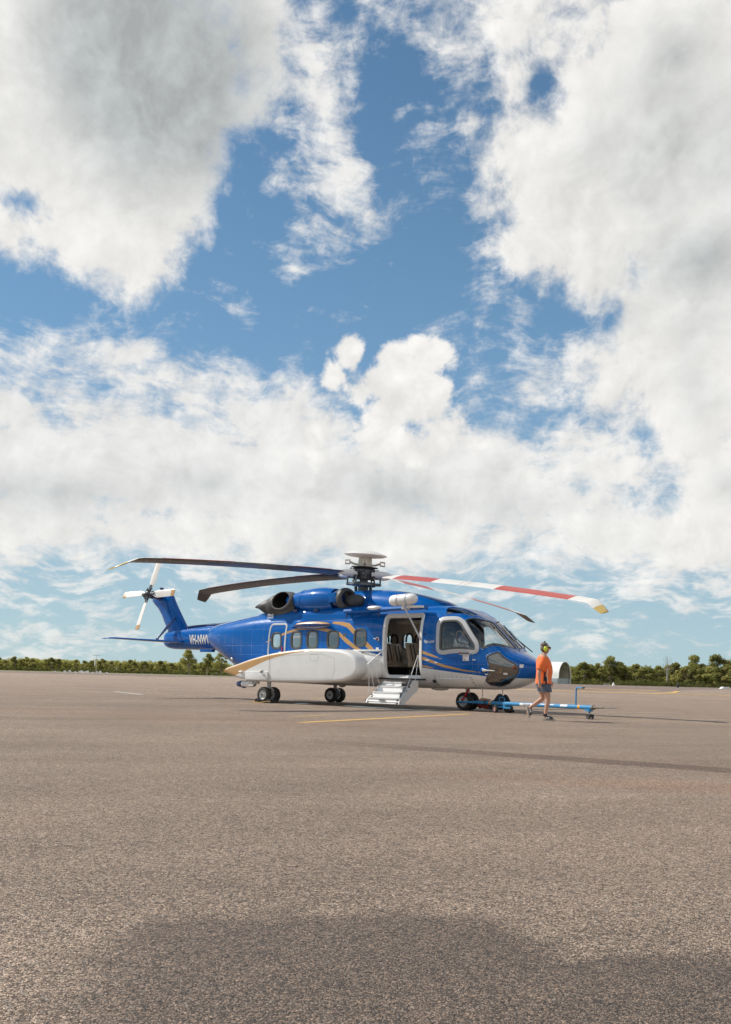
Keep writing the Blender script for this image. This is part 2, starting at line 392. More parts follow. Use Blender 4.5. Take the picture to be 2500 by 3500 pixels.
# ------------------------------------------------------------------ ground
def asphalt(name, base=(.415, .302, .219), dark=False):
    mt = bpy.data.materials.new(name); mt.use_nodes = True; nt = NT(mt.node_tree); b = nt.n['Principled BSDF']
    co = nt.new('ShaderNodeTexCoord').outputs['Object']
    jit = nt.vmath('ADD', co, nt.vmath('SCALE', nt.vmath('SUBTRACT', nt.noise(co, 60, 2, .5, out=1), (.5, .5, .5)), scale=.02))
    cell = nt.voronoi(jit, 158, 'F1', 'Color'); dist = nt.voronoi(jit, 158, 'F1', 'Distance')
    cell2 = nt.voronoi(jit, 80, 'F1', 'Color')
    cs = nt.sep(cell)
    stone = nt.math('MULTIPLY', nt.lin(nt.math('POWER', cs[0], 1.4), 0, 1, .30, 1.95), nt.lin(nt.noise(co, 260, 3, .7), .3, .7, .72, 1.28))
    warm = nt.mix(cs[1], (*(Vector(base) * .98),), (base[0] * 1.02, base[1] * 1.05, base[2] * 1.10))
    c2 = nt.sep(cell2)
    glint = nt.smooth(cs[2], .965, .985)                       # pale quartz chips
    c = nt.vmath('SCALE', warm, scale=stone)
    c = nt.mix(nt.math('MULTIPLY', glint, .75), c, (.62, .58, .52, 1))
    c = nt.mix(nt.smooth(c2[0], .90, .97, 0, .6), c, (.50, .43, .35, 1))          # larger pale pebbles
    c = nt.mix(nt.smooth(c2[1], .12, .05, 0, .65), c, (.06, .048, .04, 1))          # plucked-out pits
    gap = nt.smooth(dist, .52, .80)
    c = nt.mix(nt.math('MULTIPLY', gap, .8), c, (base[0] * .22, base[1] * .21, base[2] * .20, 1))
    # broad patches: dust, red dirt, worn binder
    n1 = nt.noise(co, .16, 5, .6); n2 = nt.noise(co, .55, 5, .62); n3 = nt.noise(nt.vmath('ADD', co, (31, 7, 0)), .09, 4, .6)
    c = nt.vmath('SCALE', c, scale=nt.lin(n1, .3, .7, .87, 1.11))
    c = nt.vmath('SCALE', c, scale=nt.lin(n2, .3, .7, .90, 1.08))
    c = nt.mix(nt.math('MULTIPLY', nt.smooth(n3, .52, .70), .30), c, nt.vmath('MULTIPLY', c, (1.16, .92, .80)))
    q_ = nt.comb(nt.math('MULTIPLY', nt.vmath('DOT_PRODUCT', co, tuple((VR * .93 + VF * .37))), .10), nt.math('MULTIPLY', nt.vmath('DOT_PRODUCT', co, tuple((VF * .93 - VR * .37))), .75), 0)
    trk = nt.noise(q_, 1.0, 5, .6)                                  # sweeps and wheel tracks along the stand
    c = nt.vmath('SCALE', c, scale=nt.lin(trk, .32, .68, .86, 1.10))
    spk = nt.smooth(nt.voronoi(co, .42, 'F1', 'Distance'), .075, .03)     # odd drips
    c = nt.mix(nt.math('MULTIPLY', spk, nt.smooth(nt.noise(co, .3, 2, .5), .5, .62, 0, .55)), c, nt.vmath('SCALE', c, scale=.45))
    fine = nt.noise(co, 7.0, 5, .65)
    c = nt.vmath('SCALE', c, scale=nt.lin(fine, .3, .7, .86, 1.12))
    c = nt.vmath('SCALE', c, scale=nt.lin(nt.noise(co, 28, 3, .7), .3, .7, .80, 1.20))
    rgh = .84
    if not dark:
        wob = nt.noise(co, .9, 5, .65); wob2 = nt.noise(co, 3.2, 4, .6)
        wv = nt.math('ADD', nt.math('MULTIPLY', nt.math('SUBTRACT', wob, .5), 1.5), nt.math('MULTIPLY', nt.math('SUBTRACT', wob2, .5), .5))
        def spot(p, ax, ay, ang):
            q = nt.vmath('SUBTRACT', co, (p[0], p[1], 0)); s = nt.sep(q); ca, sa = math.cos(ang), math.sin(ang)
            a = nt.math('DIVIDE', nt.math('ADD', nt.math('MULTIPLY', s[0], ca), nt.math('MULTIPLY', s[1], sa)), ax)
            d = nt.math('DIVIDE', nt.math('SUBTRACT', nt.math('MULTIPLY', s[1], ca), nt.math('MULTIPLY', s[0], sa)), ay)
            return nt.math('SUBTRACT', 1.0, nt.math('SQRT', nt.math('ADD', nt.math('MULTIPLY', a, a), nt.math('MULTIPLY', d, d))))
        # old oil stain at the photographer's feet, enlarged to paint in foreground light falloff
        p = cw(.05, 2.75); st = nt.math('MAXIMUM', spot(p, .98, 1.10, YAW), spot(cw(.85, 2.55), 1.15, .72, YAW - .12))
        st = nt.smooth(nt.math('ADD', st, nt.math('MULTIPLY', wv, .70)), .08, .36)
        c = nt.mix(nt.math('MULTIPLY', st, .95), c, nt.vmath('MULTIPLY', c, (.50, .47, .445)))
        # long dark seam running across the apron
        q = nt.vmath('SUBTRACT', co, tuple(cw(1.0, 11.9))); s = nt.sep(q)
        a0 = cw(1.0, 11.9); a1 = cw(4.3, 9.75); dv = (a1 - a0).normalized()
        al = nt.vmath('DOT_PRODUCT', q, tuple(dv)); pr = nt.vmath('DOT_PRODUCT', q, (-dv.y, dv.x, 0))
        pr = nt.math('ADD', pr, nt.math('MULTIPLY', nt.math('SUBTRACT', nt.noise(co, .35, 2, .5), .5), .5))
        bd = nt.math('SUBTRACT', 1.0, nt.math('DIVIDE', nt.math('ABSOLUTE', pr), .42))
        bd = nt.smooth(nt.math('ADD', bd, nt.math('MULTIPLY', wv, .35)), .0, .5)
        bd = nt.math('MULTIPLY', bd, nt.smooth(al, -3.5, 2.0))
        c = nt.mix(nt.math('MULTIPLY', bd, .80), c, nt.vmath('MULTIPLY', c, (.50, .46, .45)))
        # red dirt beside it
        rd = nt.smooth(nt.math('ADD', spot(cw(2.9, 8.3), 3.0, .8, YAW - .3), nt.math('MULTIPLY', wv, .8)), .0, .8)
        c = nt.mix(nt.math('MULTIPLY', rd, .45), c, nt.vmath('MULTIPLY', c, (1.12, .86, .74)))
        # washed-down, still wet ground under the cabin
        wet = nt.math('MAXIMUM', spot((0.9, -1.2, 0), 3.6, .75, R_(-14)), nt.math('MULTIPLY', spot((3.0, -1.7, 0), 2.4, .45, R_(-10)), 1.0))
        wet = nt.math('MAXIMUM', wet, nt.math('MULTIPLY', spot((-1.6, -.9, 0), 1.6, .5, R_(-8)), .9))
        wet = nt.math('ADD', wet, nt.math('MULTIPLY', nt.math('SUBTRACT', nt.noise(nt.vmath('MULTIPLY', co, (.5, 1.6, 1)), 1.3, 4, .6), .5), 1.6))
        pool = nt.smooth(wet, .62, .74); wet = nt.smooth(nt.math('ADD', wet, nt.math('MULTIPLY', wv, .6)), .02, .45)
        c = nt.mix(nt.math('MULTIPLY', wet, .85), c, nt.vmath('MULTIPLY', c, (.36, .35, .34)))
        rgh = nt.math('MINIMUM', nt.lin(pool, 0, 1, .84, .07), nt.lin(nt.math('MAXIMUM', wet, st), 0, 1, .84, .62))
        pud = nt.math('SUBTRACT', 1.0, pool)
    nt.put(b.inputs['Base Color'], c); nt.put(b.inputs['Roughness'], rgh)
    b.inputs['Specular IOR Level'].default_value = .42
    hgt = nt.math('SUBTRACT', nt.math('MULTIPLY', cs[1], .5), nt.math('MULTIPLY', dist, 1.15))
    hgt = nt.math('ADD', hgt, nt.math('MULTIPLY', nt.sep(cell2)[0], .5))
    bp = nt.new('ShaderNodeBump'); bp.inputs['Distance'].default_value = .0075
    if dark: bp.inputs['Strength'].default_value = .8
    else: nt.put(bp.inputs['Strength'], nt.lin(pud, 0, 1, .06, 1.0))
    nt.put(bp.inputs['Height'], hgt); nt.l.new(bp.outputs[0], b.inputs['Normal'])
    return mt
def sheet(name, pts, mat, z=0.0, parent=None):
    o = from_pd(name, [(p[0], p[1], z) for p in pts], [tuple(range(len(pts)))], mat, parent, False)
    return o
def quad(x0, d0, x1, d1): return [cw(x0, d0), cw(x1, d0), cw(x1, d1), cw(x0, d1)]
def rect(x0, x1, d0, d1): return [cw(x0, d0), cw(x1, d0), cw(x1, d1), cw(x0, d1)]
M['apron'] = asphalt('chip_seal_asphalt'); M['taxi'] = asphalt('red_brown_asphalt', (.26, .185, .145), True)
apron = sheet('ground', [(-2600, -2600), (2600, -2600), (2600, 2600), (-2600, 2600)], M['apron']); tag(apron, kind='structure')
M['grass'] = pmat('dry_verge_grass', (.20, .19, .085), .9, 0, 0, .5, .5, bump=.5, bscale=3)
M['yellow'] = pmat('worn_yellow_line', (.60, .37, .12), .7, 0, 0, .35, 9, bump=.3, bscale=150)
M['linewhite'] = pmat('worn_white_line', (.66, .63, .58), .7, 0, 0, .2, 9, bump=.3, bscale=150)
g = sheet('grass_verge', [cw(-420, 345), cw(-60, 345), cw(60, 290), cw(420, 262), cw(700, 1500), cw(-700, 1500)], M['grass'], .03); tag(g, kind='structure')
t1 = sheet('taxiway', [cw(-300, 232), cw(-40, 205), cw(-40, 320), cw(-300, 335)], M['taxi'], .012); tag(t1, kind='structure')
RISE = pchip([60, 72, 90, 110, 150, 400], [0, .006, .20, .42, .50, .50])            # the taxiway lies on a low crest
RX = pchip([-60, 0, 14, 200], [0, 0, 1, 1])
def rise(X, D, dz=.01): p = cw(X, D); return (p.x, p.y, float(RISE(D)) * float(RX(X * 100 / max(D, 60))) + dz)
def crest(name, mat, DS, xl, xr, dz, n=24):
    tv = []; tf = []
    for D_ in DS:
        for k in range(n + 1): tv.append(rise(xl(D_) + (xr(D_) - xl(D_)) * k / n, D_, dz))
    for i in range(len(DS) - 1):
        for k in range(n): tf.append((i * (n + 1) + k, i * (n + 1) + k + 1, (i + 1) * (n + 1) + k + 1, (i + 1) * (n + 1) + k))
    o = from_pd(name, tv, tf, mat, None, True, None); tag(o, kind='structure'); return o
crest('apron_crest', M['apron'], [58, 64, 72, 80, 90, 100, 110, 130, 150, 200, 270], lambda D: -.1 * D, lambda D: .75 * D, .004)
crest('taxiway', M['taxi'], [92, 100, 110, 130, 150, 200, 268], lambda D: .02 * D, lambda D: float(pchip([92, 110, 150, 268], [28, 37, 60, 130])(D)), .010)
def stripe(name, pts, w, mat, z, label=None):
    """a painted line along ground points"""
    pts = [Vector((p[0], p[1], 0)) for p in pts]; L = []; Rr = []
    for i, p in enumerate(pts):
        d = (pts[min(i + 1, len(pts) - 1)] - pts[max(i - 1, 0)]).normalized(); n = Vector((-d.y, d.x, 0)) * w / 2
        L.append(p + n); Rr.append(p - n)
    v = L + Rr; n = len(pts); f = [(i, i + 1, n + i + 1, n + i) for i in range(n - 1)]
    o = from_pd(name, [(p.x, p.y, z) for p in v], f, mat, None, False); tag(o, kind='structure'); return o
stripe('painted_line', [cw(-1.10, 17.95), cw(.6, 21.0), cw(2.75, 24.9)], .24, M['yellow'], .005)
stripe('painted_line', [cw(-1.45, 20.2), cw(-.75, 21.6)], .10, M['yellow'], .005)
stripe('painted_line', [cw(-1.9, 37.5), cw(.2, 42.0)], .22, M['yellow'], .005)
stripe('painted_line', [cw(5.5, 25.2), cw(8.7, 20.6)], .06, M['yellow'], .005)
stripe('painted_line', [cw(-10.3, 41.5), cw(-8.2, 37.2)], .18, M['linewhite'], .005)
stripe('painted_line', [cw(-21.8, 58), cw(-19.6, 54), cw(-20.8, 51)], .30, M['yellow'], .005)
def crest_line(pts, w):
    v = []; f = []
    for x, d in pts: v += [rise(x, d - w / 2, .022), rise(x, d + w / 2, .022)]
    for i in range(len(pts) - 1): f.append((2 * i, 2 * i + 2, 2 * i + 3, 2 * i + 1))
    tag(from_pd('painted_line', v, f, M['yellow'], None, False), kind='structure')
crest_line([(9, 88), (16.3, 85), (20, 83.5), (25, 82.6)], 1.7)
crest_line([(24.6, 83.2), (27.5, 87.5), (31, 97)], 1.5)
crest_line([(21, 98), (25, 96), (29, 97)], 2.2)
crest_line([(25.5, 84), (32, 82), (40, 81)], 1.2)
crest_line([(26, 71), (31, 70.5)], .7)
stripe('painted_line', [cw(-36, 214), cw(20, 210)], 3.0, M['linewhite'], .018)
stripe('painted_line', [cw(0, 300), cw(120, 255)], 6.0, M['linewhite'], .034)
# ------------------------------------------------------------------ helicopter: hull surface
HULL = np.array([  # x, zb, zt, half width, z of widest, top exponent, bottom exponent
 (-6.62,1.86,2.42,.22,2.12,2.0,2.0),(-6.55,1.78,2.47,.40,2.12,2.0,2.0),(-6.4,1.70,2.51,.57,2.12,2.1,2.0),(-6.15,1.60,2.55,.74,2.11,2.2,2.1),(-5.7,1.40,2.61,.92,2.08,2.3,2.2),
 (-5.2,1.17,2.68,1.04,2.03,2.5,2.4),(-4.6,.90,2.76,1.11,1.95,2.7,2.6),(-4.0,.70,2.83,1.14,1.85,3.0,2.9),(-3.0,.62,2.89,1.15,1.8,3.2,3.2),(0,.58,2.94,1.15,1.75,3.4,3.4),
 (2.9,.585,2.96,1.15,1.75,3.4,3.2),(3.4,.59,2.93,1.14,1.72,3.3,3.1),(3.8,.595,2.855,1.12,1.66,3.2,3.0),(4.2,.60,2.68,1.09,1.58,3.1,2.9),(4.5,.60,2.49,1.05,1.50,3.0,2.8),
 (4.9,.61,2.12,.98,1.38,2.9,2.6),(5.2,.64,1.84,.90,1.30,2.8,2.5),(5.39,.69,1.67,.83,1.26,2.7,2.4),(5.6,.77,1.57,.71,1.23,2.5,2.3),(5.85,.91,1.45,.51,1.20,2.3,2.2),
 (6.0,1.03,1.36,.33,1.19,2.2,2.1),(6.08,1.12,1.27,.16,1.19,2.0,2.0),(6.1,1.17,1.21,.04,1.19,2.0,2.0)])
HF = [pchip(HULL[:, 0], HULL[:, k]) for k in range(1, 7)]
def section(x, inset=0.0, n=721):
    zb, zt, hw, zm, nt_, nb = [float(f(x)) for f in HF]
    zb += inset; zt -= inset; hw = max(.01, hw - inset)
    th = np.linspace(-np.pi / 2, 3 * np.pi / 2, n)          # from the keel, up the right side (-y), over the roof, down the left
    c, s = np.cos(th), np.sin(th); e = np.where(s > 0, nt_, nb)
    y = -hw * np.sign(c) * np.abs(c) ** (2 / e)
    z = zm + np.where(s > 0, zt - zm, zm - zb) * np.sign(s) * np.abs(s) ** (2 / e)
    L = np.concatenate([[0], np.cumsum(np.hypot(np.diff(y), np.diff(z)))]); return y, z, L / L[-1]
_sec = {}
def hp(x, s, inset=0.0):
    """point of the hull surface at station x and girth fraction s"""
    k = (round(x, 4), inset)
    if k not in _sec: _sec[k] = section(x, inset)
    y, z, L = _sec[k]
    return np.array([x, np.interp(s % 1.0, L, y), np.interp(s % 1.0, L, z)])
def hn(x, s, inset=0.0):
    e = .01; a = hp(x + e, s, inset) - hp(x - e, s, inset); b = hp(x, s + .001, inset) - hp(x, s - .001, inset)
    n = np.cross(a, b); n = n / (np.linalg.norm(n) + 1e-12)
    c = np.array([x, 0, 1.6])
    return n if np.dot(n, hp(x, s, inset) - c) > 0 else -n
def s_of_z(x, z, side=-1, inset=0.0):
    k = (round(x, 4), inset)
    if k not in _sec: _sec[k] = section(x, inset)
    y, zz, L = _sec[k]; h = len(L) // 2
    s = float(np.interp(z, zz[:h + 1], L[:h + 1]))
    return s if side < 0 else 1 - s
# ------------------------------------------------------------------ helicopter
heli = empty('helicopter', (0, 0, 0))
tag(heli, 'blue and white twin-engine helicopter with gold stripes, parked with its airstair lowered', 'helicopter')
GIRTH = 7.0
def round_poly(pts, r=.06, n=6):
    out = []; N = len(pts)
    for i in range(N):
        p0, p, p1 = (np.array(pts[i - 1], float), np.array(pts[i], float), np.array(pts[(i + 1) % N], float))
        a = p0 - p; b = p1 - p; la, lb = np.linalg.norm(a), np.linalg.norm(b); q = min(r, la * .45, lb * .45)
        a = p + a / la * q; b = p + b / lb * q
        for k in range(n + 1):
            t = k / n; out.append((1 - t) ** 2 * a + 2 * t * (1 - t) * p + t * t * b)
    return np.array(out)
def dens(poly, step=.05):
    out = []
    for i in range(len(poly)):
        a, b = poly[i], poly[(i + 1) % len(poly)]; n = max(1, int(np.linalg.norm(b - a) / step))
        for k in range(n): out.append(a + (b - a) * k / n)
    return np.array(out)
def inside(poly, x, t):
    r = np.zeros(np.shape(x), bool); n = len(poly)
    for i in range(n):
        x0, y0 = poly[i]; x1, y1 = poly[(i + 1) % n]
        c = ((y0 > t) != (y1 > t)) & (x < (x1 - x0) * (t - y0) / ((y1 - y0) if y1 != y0 else 1e-9) + x0); r ^= c
    return r
def xz(pts, side=-1):                       # side view (x,z) -> hull parameters (x,t)
    return [(x, s_of_z(x, z, side) * GIRTH) for x, z in pts]
def mir(poly): return np.array([(x, GIRTH - t) for x, t in poly])[::-1]
def rr(x0, x1, z0, z1, side=-1, r=.12): return round_poly(xz([(x0, z0), (x1, z0), (x1, z1), (x0, z1)], side), r)
def xs_(pts): return [(x, s * GIRTH) for x, s in pts]
OPEN = {}
OPEN['door'] = rr(1.60, 2.88, .86, 2.66, r=.10)
cabwin = [(-2.82, -2.42, 1.70, 2.17), (-1.99, -1.58, 1.70, 2.20), (-1.34, -.92, 1.70, 2.21), (-.53, -.10, 1.71, 2.21), (.51, .93, 1.77, 2.26)]
for i, (a, b, c, d) in enumerate(cabwin): OPEN['win%d' % i] = rr(a, b, c, d, r=.14)
for i, (a, b, c, d) in enumerate([(-1.99, -1.58, 1.70, 2.20), (-1.1, -.68, 1.70, 2.20), (-.2, .22, 1.71, 2.21), (.62, 1.04, 1.74, 2.24), (1.32, 1.76, 1.72, 2.22), (2.2, 2.64, 1.72, 2.22)]):
    OPEN['winL%d' % i] = mir(rr(a, b, c, d, r=.14))
pil = round_poly(xs_([(3.50, .3400), (3.965, .3570), (4.09, .3520), (4.565, .2945), (4.585, .276), (4.52, .2700), (3.62, .2375), (3.52, .2400)]), .10)
wsc = round_poly(xs_([(4.165, .3735), (4.46, .4400), (4.545, .4900), (5.315, .4860), (5.20, .3790), (4.785, .2950)]), .05)
eye = round_poly(xs_([(3.585, .3680), (3.45, .4080), (3.56, .4280), (3.95, .4420), (4.26, .4480), (4.235, .4140)]), .06)
chn = round_poly(xs_([(4.93, .2700), (5.21, .3230), (5.63, .2800), (5.70, .2530), (5.68, .2180), (5.55, .166), (5.37, .1260), (5.13, .1040), (4.89, .1180), (4.83, .1480), (5.005, .2010), (5.005, .2348)]), .05)
for k, p in (('pilot', pil), ('wsc', wsc), ('eye', eye), ('chin', chn)):
    OPEN[k] = p; OPEN[k + 'L'] = mir(p)

# livery: height of the white/blue edge along the side, and the gold ribbons
EDGE = pchip([-6.6, -4.5, -3.4, -2.5, -1.0, .3, .75, 1.2, 1.6, 2.86, 3.6, 4.4, 5.03, 5.6, 6.1], [.9, .95, 1.0, 1.3, 1.50, 1.60, 1.62, 1.56, 1.46, 1.18, 1.09, 1.01, .955, .935, .93])
GOLDS = [[(2.86, 1.675), (3.25, 1.545), (3.71, 1.375), (3.25, 1.475), (2.86, 1.575)],
         [(2.86, 1.50), (3.05, 1.45), (3.63, 1.26), (4.25, 1.13), (5.0, 1.045), (4.25, 1.085), (3.63, 1.185), (3.05, 1.36), (2.86, 1.39)],
         [(2.86, 1.255), (3.1, 1.22), (3.50, 1.125), (3.1, 1.165), (2.86, 1.20)],
         [(-3.2, 1.83), (-2.84, 2.00), (-2.2, 2.22), (-1.7, 2.33), (-1.1, 2.35), (-.6, 2.30), (-.05, 2.17), (.17, 2.03), (.52, 1.80), (.85, 1.63), (.60, 1.63), (.17, 1.87), (-.05, 2.05), (-.6, 2.20), (-1.1, 2.27), (-1.7, 2.26), (-2.2, 2.14), (-2.84, 1.94)],
         [(-.4, 2.50), (.0, 2.49), (.28, 2.44), (1.28, 1.66), (1.06, 1.66), (.20, 2.32), (-.1, 2.40), (-.4, 2.44)]]
def sdist(poly, x, z):
    """signed distance, positive inside"""
    d = np.full(np.shape(x), 9.0); n = len(poly); P = np.array(poly, float)
    for i in range(n):
        a = P[i]; b = P[(i + 1) % n]; ab = b - a
        t = np.clip(((x - a[0]) * ab[0] + (z - a[1]) * ab[1]) / (ab @ ab), 0, 1)
        d = np.minimum(d, np.hypot(x - a[0] - t * ab[0], z - a[1] - t * ab[1]))
    return np.where(inside(P, x, z), d, -d)

def livery_mat():
    mt = bpy.data.materials.new('helicopter_livery'); mt.use_nodes = True; nt = NT(mt.node_tree); b = nt.n['Principled BSDF']
    a1 = nt.new('ShaderNodeAttribute', attribute_name='edge').outputs['Fac']
    a2 = nt.new('ShaderNodeAttribute', attribute_name='gold').outputs['Fac']
    co = nt.new('ShaderNodeTexCoord').outputs['Object']
    n = nt.lin(nt.noise(co, 1.3, 4, .6), .3, .7, .94, 1.06)
    c = nt.mix(nt.math('GREATER_THAN', a1, 0.0), WHITE, BLUE)
    gm = nt.math('MULTIPLY', nt.math('GREATER_THAN', a2, 0.0), nt.math('GREATER_THAN', a1, -.02))
    c = nt.mix(gm, c, GOLD)
    # grime along the belly
    s = nt.sep(co)
    g = nt.math('MULTIPLY', nt.smooth(nt.noise(nt.vmath('MULTIPLY', co, (1, 3, 3)), 3.0, 6, .65), .45, .75), nt.smooth(s[2], .95, .6))
    c = nt.mix(nt.math('MULTIPLY', g, .45), c, (.22, .19, .16, 1))
    c = nt.vmath('SCALE', c, scale=n)
    # skin panel laps
    def lines(v, per, w): return nt.math('LESS_THAN', nt.math('ABSOLUTE', nt.math('SUBTRACT', nt.math('MODULO', nt.math('ADD', v, 50.0), per), per / 2)), w)
    pl = nt.math('MAXIMUM', lines(s[0], .52, .004), lines(s[2], .40, .004))
    c = nt.mix(nt.math('MULTIPLY', pl, .35), c, nt.vmath('SCALE', c, scale=.45))
    nt.put(b.inputs['Base Color'], c); nt.put(b.inputs['Roughness'], nt.lin(nt.noise(co, 6, 4, .6), .3, .7, .26, .38))
    b.inputs['Coat Weight'].default_value = 1.0; b.inputs['Coat Roughness'].default_value = .025; b.inputs['Coat IOR'].default_value = 1.38; b.inputs['Specular IOR Level'].default_value = .06
    bp = nt.new('ShaderNodeBump'); bp.inputs['Strength'].default_value = .16; bp.inputs['Distance'].default_value = .03
    h = nt.math('ADD', nt.noise(nt.vmath('MULTIPLY', co, (1, 1, 1.6)), 2.1, 3, .5), nt.math('MULTIPLY', pl, -.08))
    nt.put(bp.inputs['Height'], h); nt.l.new(bp.outputs[0], b.inputs['Normal']); nt.l.new(bp.outputs[0], b.inputs['Coat Normal'])
    return mt
M['livery'] = livery_mat()

def skin(name, x0, x1, dx, nm, inset, opens, mats, parent, ends=False, smin=0.0, smax=1.0, attrs=True):
    """hull-shaped sheet with real openings whose rims are pulled onto the opening outline"""
    nx = int(round((x1 - x0) / dx)) + 1; X = np.linspace(x0, x1, nx); S = np.linspace(smin, smax, nm, endpoint=smax - smin < .999)
    wrap = smax - smin > .999
    px = np.repeat(X[:, None], nm, 1); pt = np.repeat(S[None, :], nx, 0) * GIRTH
    cxm = (X[:-1] + X[1:]) / 2
    nf = nm if wrap else nm - 1
    ctm = (np.concatenate([S, [1.0]]) if wrap else S) * GIRTH; ctm = (ctm[:-1] + ctm[1:]) / 2
    CX, CT = np.meshgrid(cxm, ctm, indexing='ij'); kill = np.zeros(CX.shape, bool)
    for k in opens:
        P = dens(OPEN[k], .02); kk = inside(OPEN[k], CX, CT); kill |= kk
        ii, jj = np.where(kk)
        if len(ii) == 0: continue
        vs_ = np.zeros((nx, nm), int)
        for a in (0, 1):
            for b_ in (0, 1): np.add.at(vs_, (ii + a, (jj + b_) % nm), 1)
        bi, bj = np.where((vs_ > 0) & (vs_ < 4))
        for i, j in zip(bi, bj):
            d = (P[:, 0] - px[i, j]) ** 2 + (P[:, 1] - pt[i, j]) ** 2; q = int(np.argmin(d))
            if d[q] < (dx * 1.6) ** 2: px[i, j], pt[i, j] = P[q]
    V = np.zeros((nx, nm, 3))
    for i in range(nx):
        base = px[i] == X[i]; y, z, L = section(X[i], inset)
        V[i, :, 0] = X[i]; V[i, :, 1] = np.interp(pt[i] / GIRTH, L, y); V[i, :, 2] = np.interp(pt[i] / GIRTH, L, z)
        for j in np.where(~base)[0]: V[i, j] = hp(float(px[i, j]), float(pt[i, j] / GIRTH), inset)
    idx = np.arange(nx * nm).reshape(nx, nm); F = []
    for i in range(nx - 1):
        for j in range(nf):
            if not kill[i, j]:
                l = (j + 1) % nm; F.append((idx[i, j], idx[i, l], idx[i + 1, l], idx[i + 1, j]))
    if ends: F.append(tuple(idx[0, :])); F.append(tuple(idx[-1, ::-1]))
    me = bpy.data.meshes.new(name); me.from_pydata(V.reshape(-1, 3).tolist(), [], [tuple(int(q) for q in f) for f in F])
    if attrs:
        x, z = V[..., 0].ravel(), V[..., 2].ravel()
        a = me.attributes.new('edge', 'FLOAT', 'POINT'); a.data.foreach_set('value', (z - EDGE(x)).astype(np.float32))
        gd = np.max([sdist(p, x, z) for p in GOLDS], axis=0)
        a = me.attributes.new('gold', 'FLOAT', 'POINT'); a.data.foreach_set('value', gd.astype(np.float32))
    bm = bmesh.new(); bm.from_mesh(me)
    bmesh.ops.delete(bm, geom=[v for v in bm.verts if not v.link_faces], context='VERTS')
    bmesh.ops.recalc_face_normals(bm, faces=bm.faces); bm.to_mesh(me); bm.free(); me.update()
    return link_mesh(name, me, mats, parent, True, 50)
hull = skin('fuselage', -6.62, 6.1, .03, 236, 0.0, list(OPEN), M['livery'], heli, ends=True)

def ring(name, poly, w_in, w_out, h, depth, mat, parent, step=.04):
    """frame that follows the hull round an opening"""
    P = dens(np.array(poly), step); n = len(P)
    pts = [hp(float(x), float(t / GIRTH)) for x, t in P]; nor = [hn(float(x), float(t / GIRTH)) for x, t in P]
    ar = sum(P[i][0] * P[(i + 1) % n][1] - P[(i + 1) % n][0] * P[i][1] for i in range(n))
    c = np.mean(pts, axis=0); prof = []
    rings_ = []
    for i in range(n):
        T = pts[(i + 1) % n] - pts[i - 1]; T = T / np.linalg.norm(T); N = nor[i]; B = np.cross(N, T); B /= np.linalg.norm(B)
        if np.dot(B, pts[i] - c) < 0: B = -B
        p = pts[i]
        rings_.append([p - B * w_in - N * depth, p - B * w_in + N * (h * .7), p - B * (w_in * .6) + N * h, p + B * (w_out * .75) + N * h, p + B * w_out + N * (h * .4), p + B * w_out - N * .004])
    rings_.append(rings_[0]); mb = MB(); m_ = len(rings_[0]); v = [q for r in rings_[:-1] for q in r]; f = []
    for i in range(n):
        for k in range(m_ - 1): f.append((i * m_ + k, i * m_ + k + 1, ((i + 1) % n) * m_ + k + 1, ((i + 1) % n) * m_ + k))
    mb.add(v, f); return mb.build(name, mat, parent, True, 35)
def pane(name, poly, inset, mat, parent, rings=5):
    P = dens(np.array(poly), .06); c = P.mean(axis=0); n = len(P); v = []; f = []
    for k in range(rings + 1):
        for p in P:
            q = c + (p - c) * (k / rings)
            v.append(hp(float(q[0]), float(q[1] / GIRTH)) - hn(float(q[0]), float(q[1] / GIRTH)) * inset)
    for k in range(rings):
        for i in range(n):
            j = (i + 1) % n
            f.append((k * n + i, k * n + j, (k + 1) * n + j, (k + 1) * n + i))
    return from_pd(name, v, f, mat, parent, True, None)
M['frame'] = pmat('dark_window_frame', (.10, .098, .09), .4, .3, 0, .2, 14)
for k in OPEN:
    if k.startswith('win'):
        fr = ring('cabin_window', OPEN[k], .030, .030, .014, .05, M['frame'], heli)
        pane('window_pane', OPEN[k], .018, M['clearglass'] if 'L' in k else M['glass'], fr)
for k in ('pilot', 'pilotL'):
    fr = ring('pilot_window_frame', OPEN[k], .0, .125, .016, .05, M['grey'], heli)
    ring('window_seal', OPEN[k], .045, .012, .020, .05, M['frame'], fr)
    pane('window_pane', OPEN[k], .012, M['clearglass'], fr)
for k in ('wsc', 'wscL'):
    fr = ring('windscreen_frame', OPEN[k], .012, .018, .008, .03, M['frame'], heli); pane('windscreen_pane', OPEN[k], .008, M['clearglass'], fr, 7)
for k in ('eye', 'eyeL'):
    fr = ring('eyebrow_window_frame', OPEN[k], .01, .02, .008, .03, M['blue'], heli); pane('eyebrow_window_pane', OPEN[k], .006, M['smoke'], fr)
for k in ('chin', 'chinL'):
    fr = ring('chin_window_frame', OPEN[k], .01, .022, .008, .03, M['frame'], heli); pane('chin_window_pane', OPEN[k], .006, M['smoke'], fr, 7)
ring('cabin_door_frame', OPEN['door'], .03, .055, .018, .11, M['white'], heli)
# vent pane in the pilot's window
vent = round_poly(xs_([(4.03, .3150), (4.16, .3210), (4.42, .2910), (4.37, .2820), (4.05, .2770)]), .06)
v_ = ring('vent_window', vent, .018, .018, .022, .02, M['frame'], heli); pane('vent_pane', vent, -.004, M['clearglass'], v_)
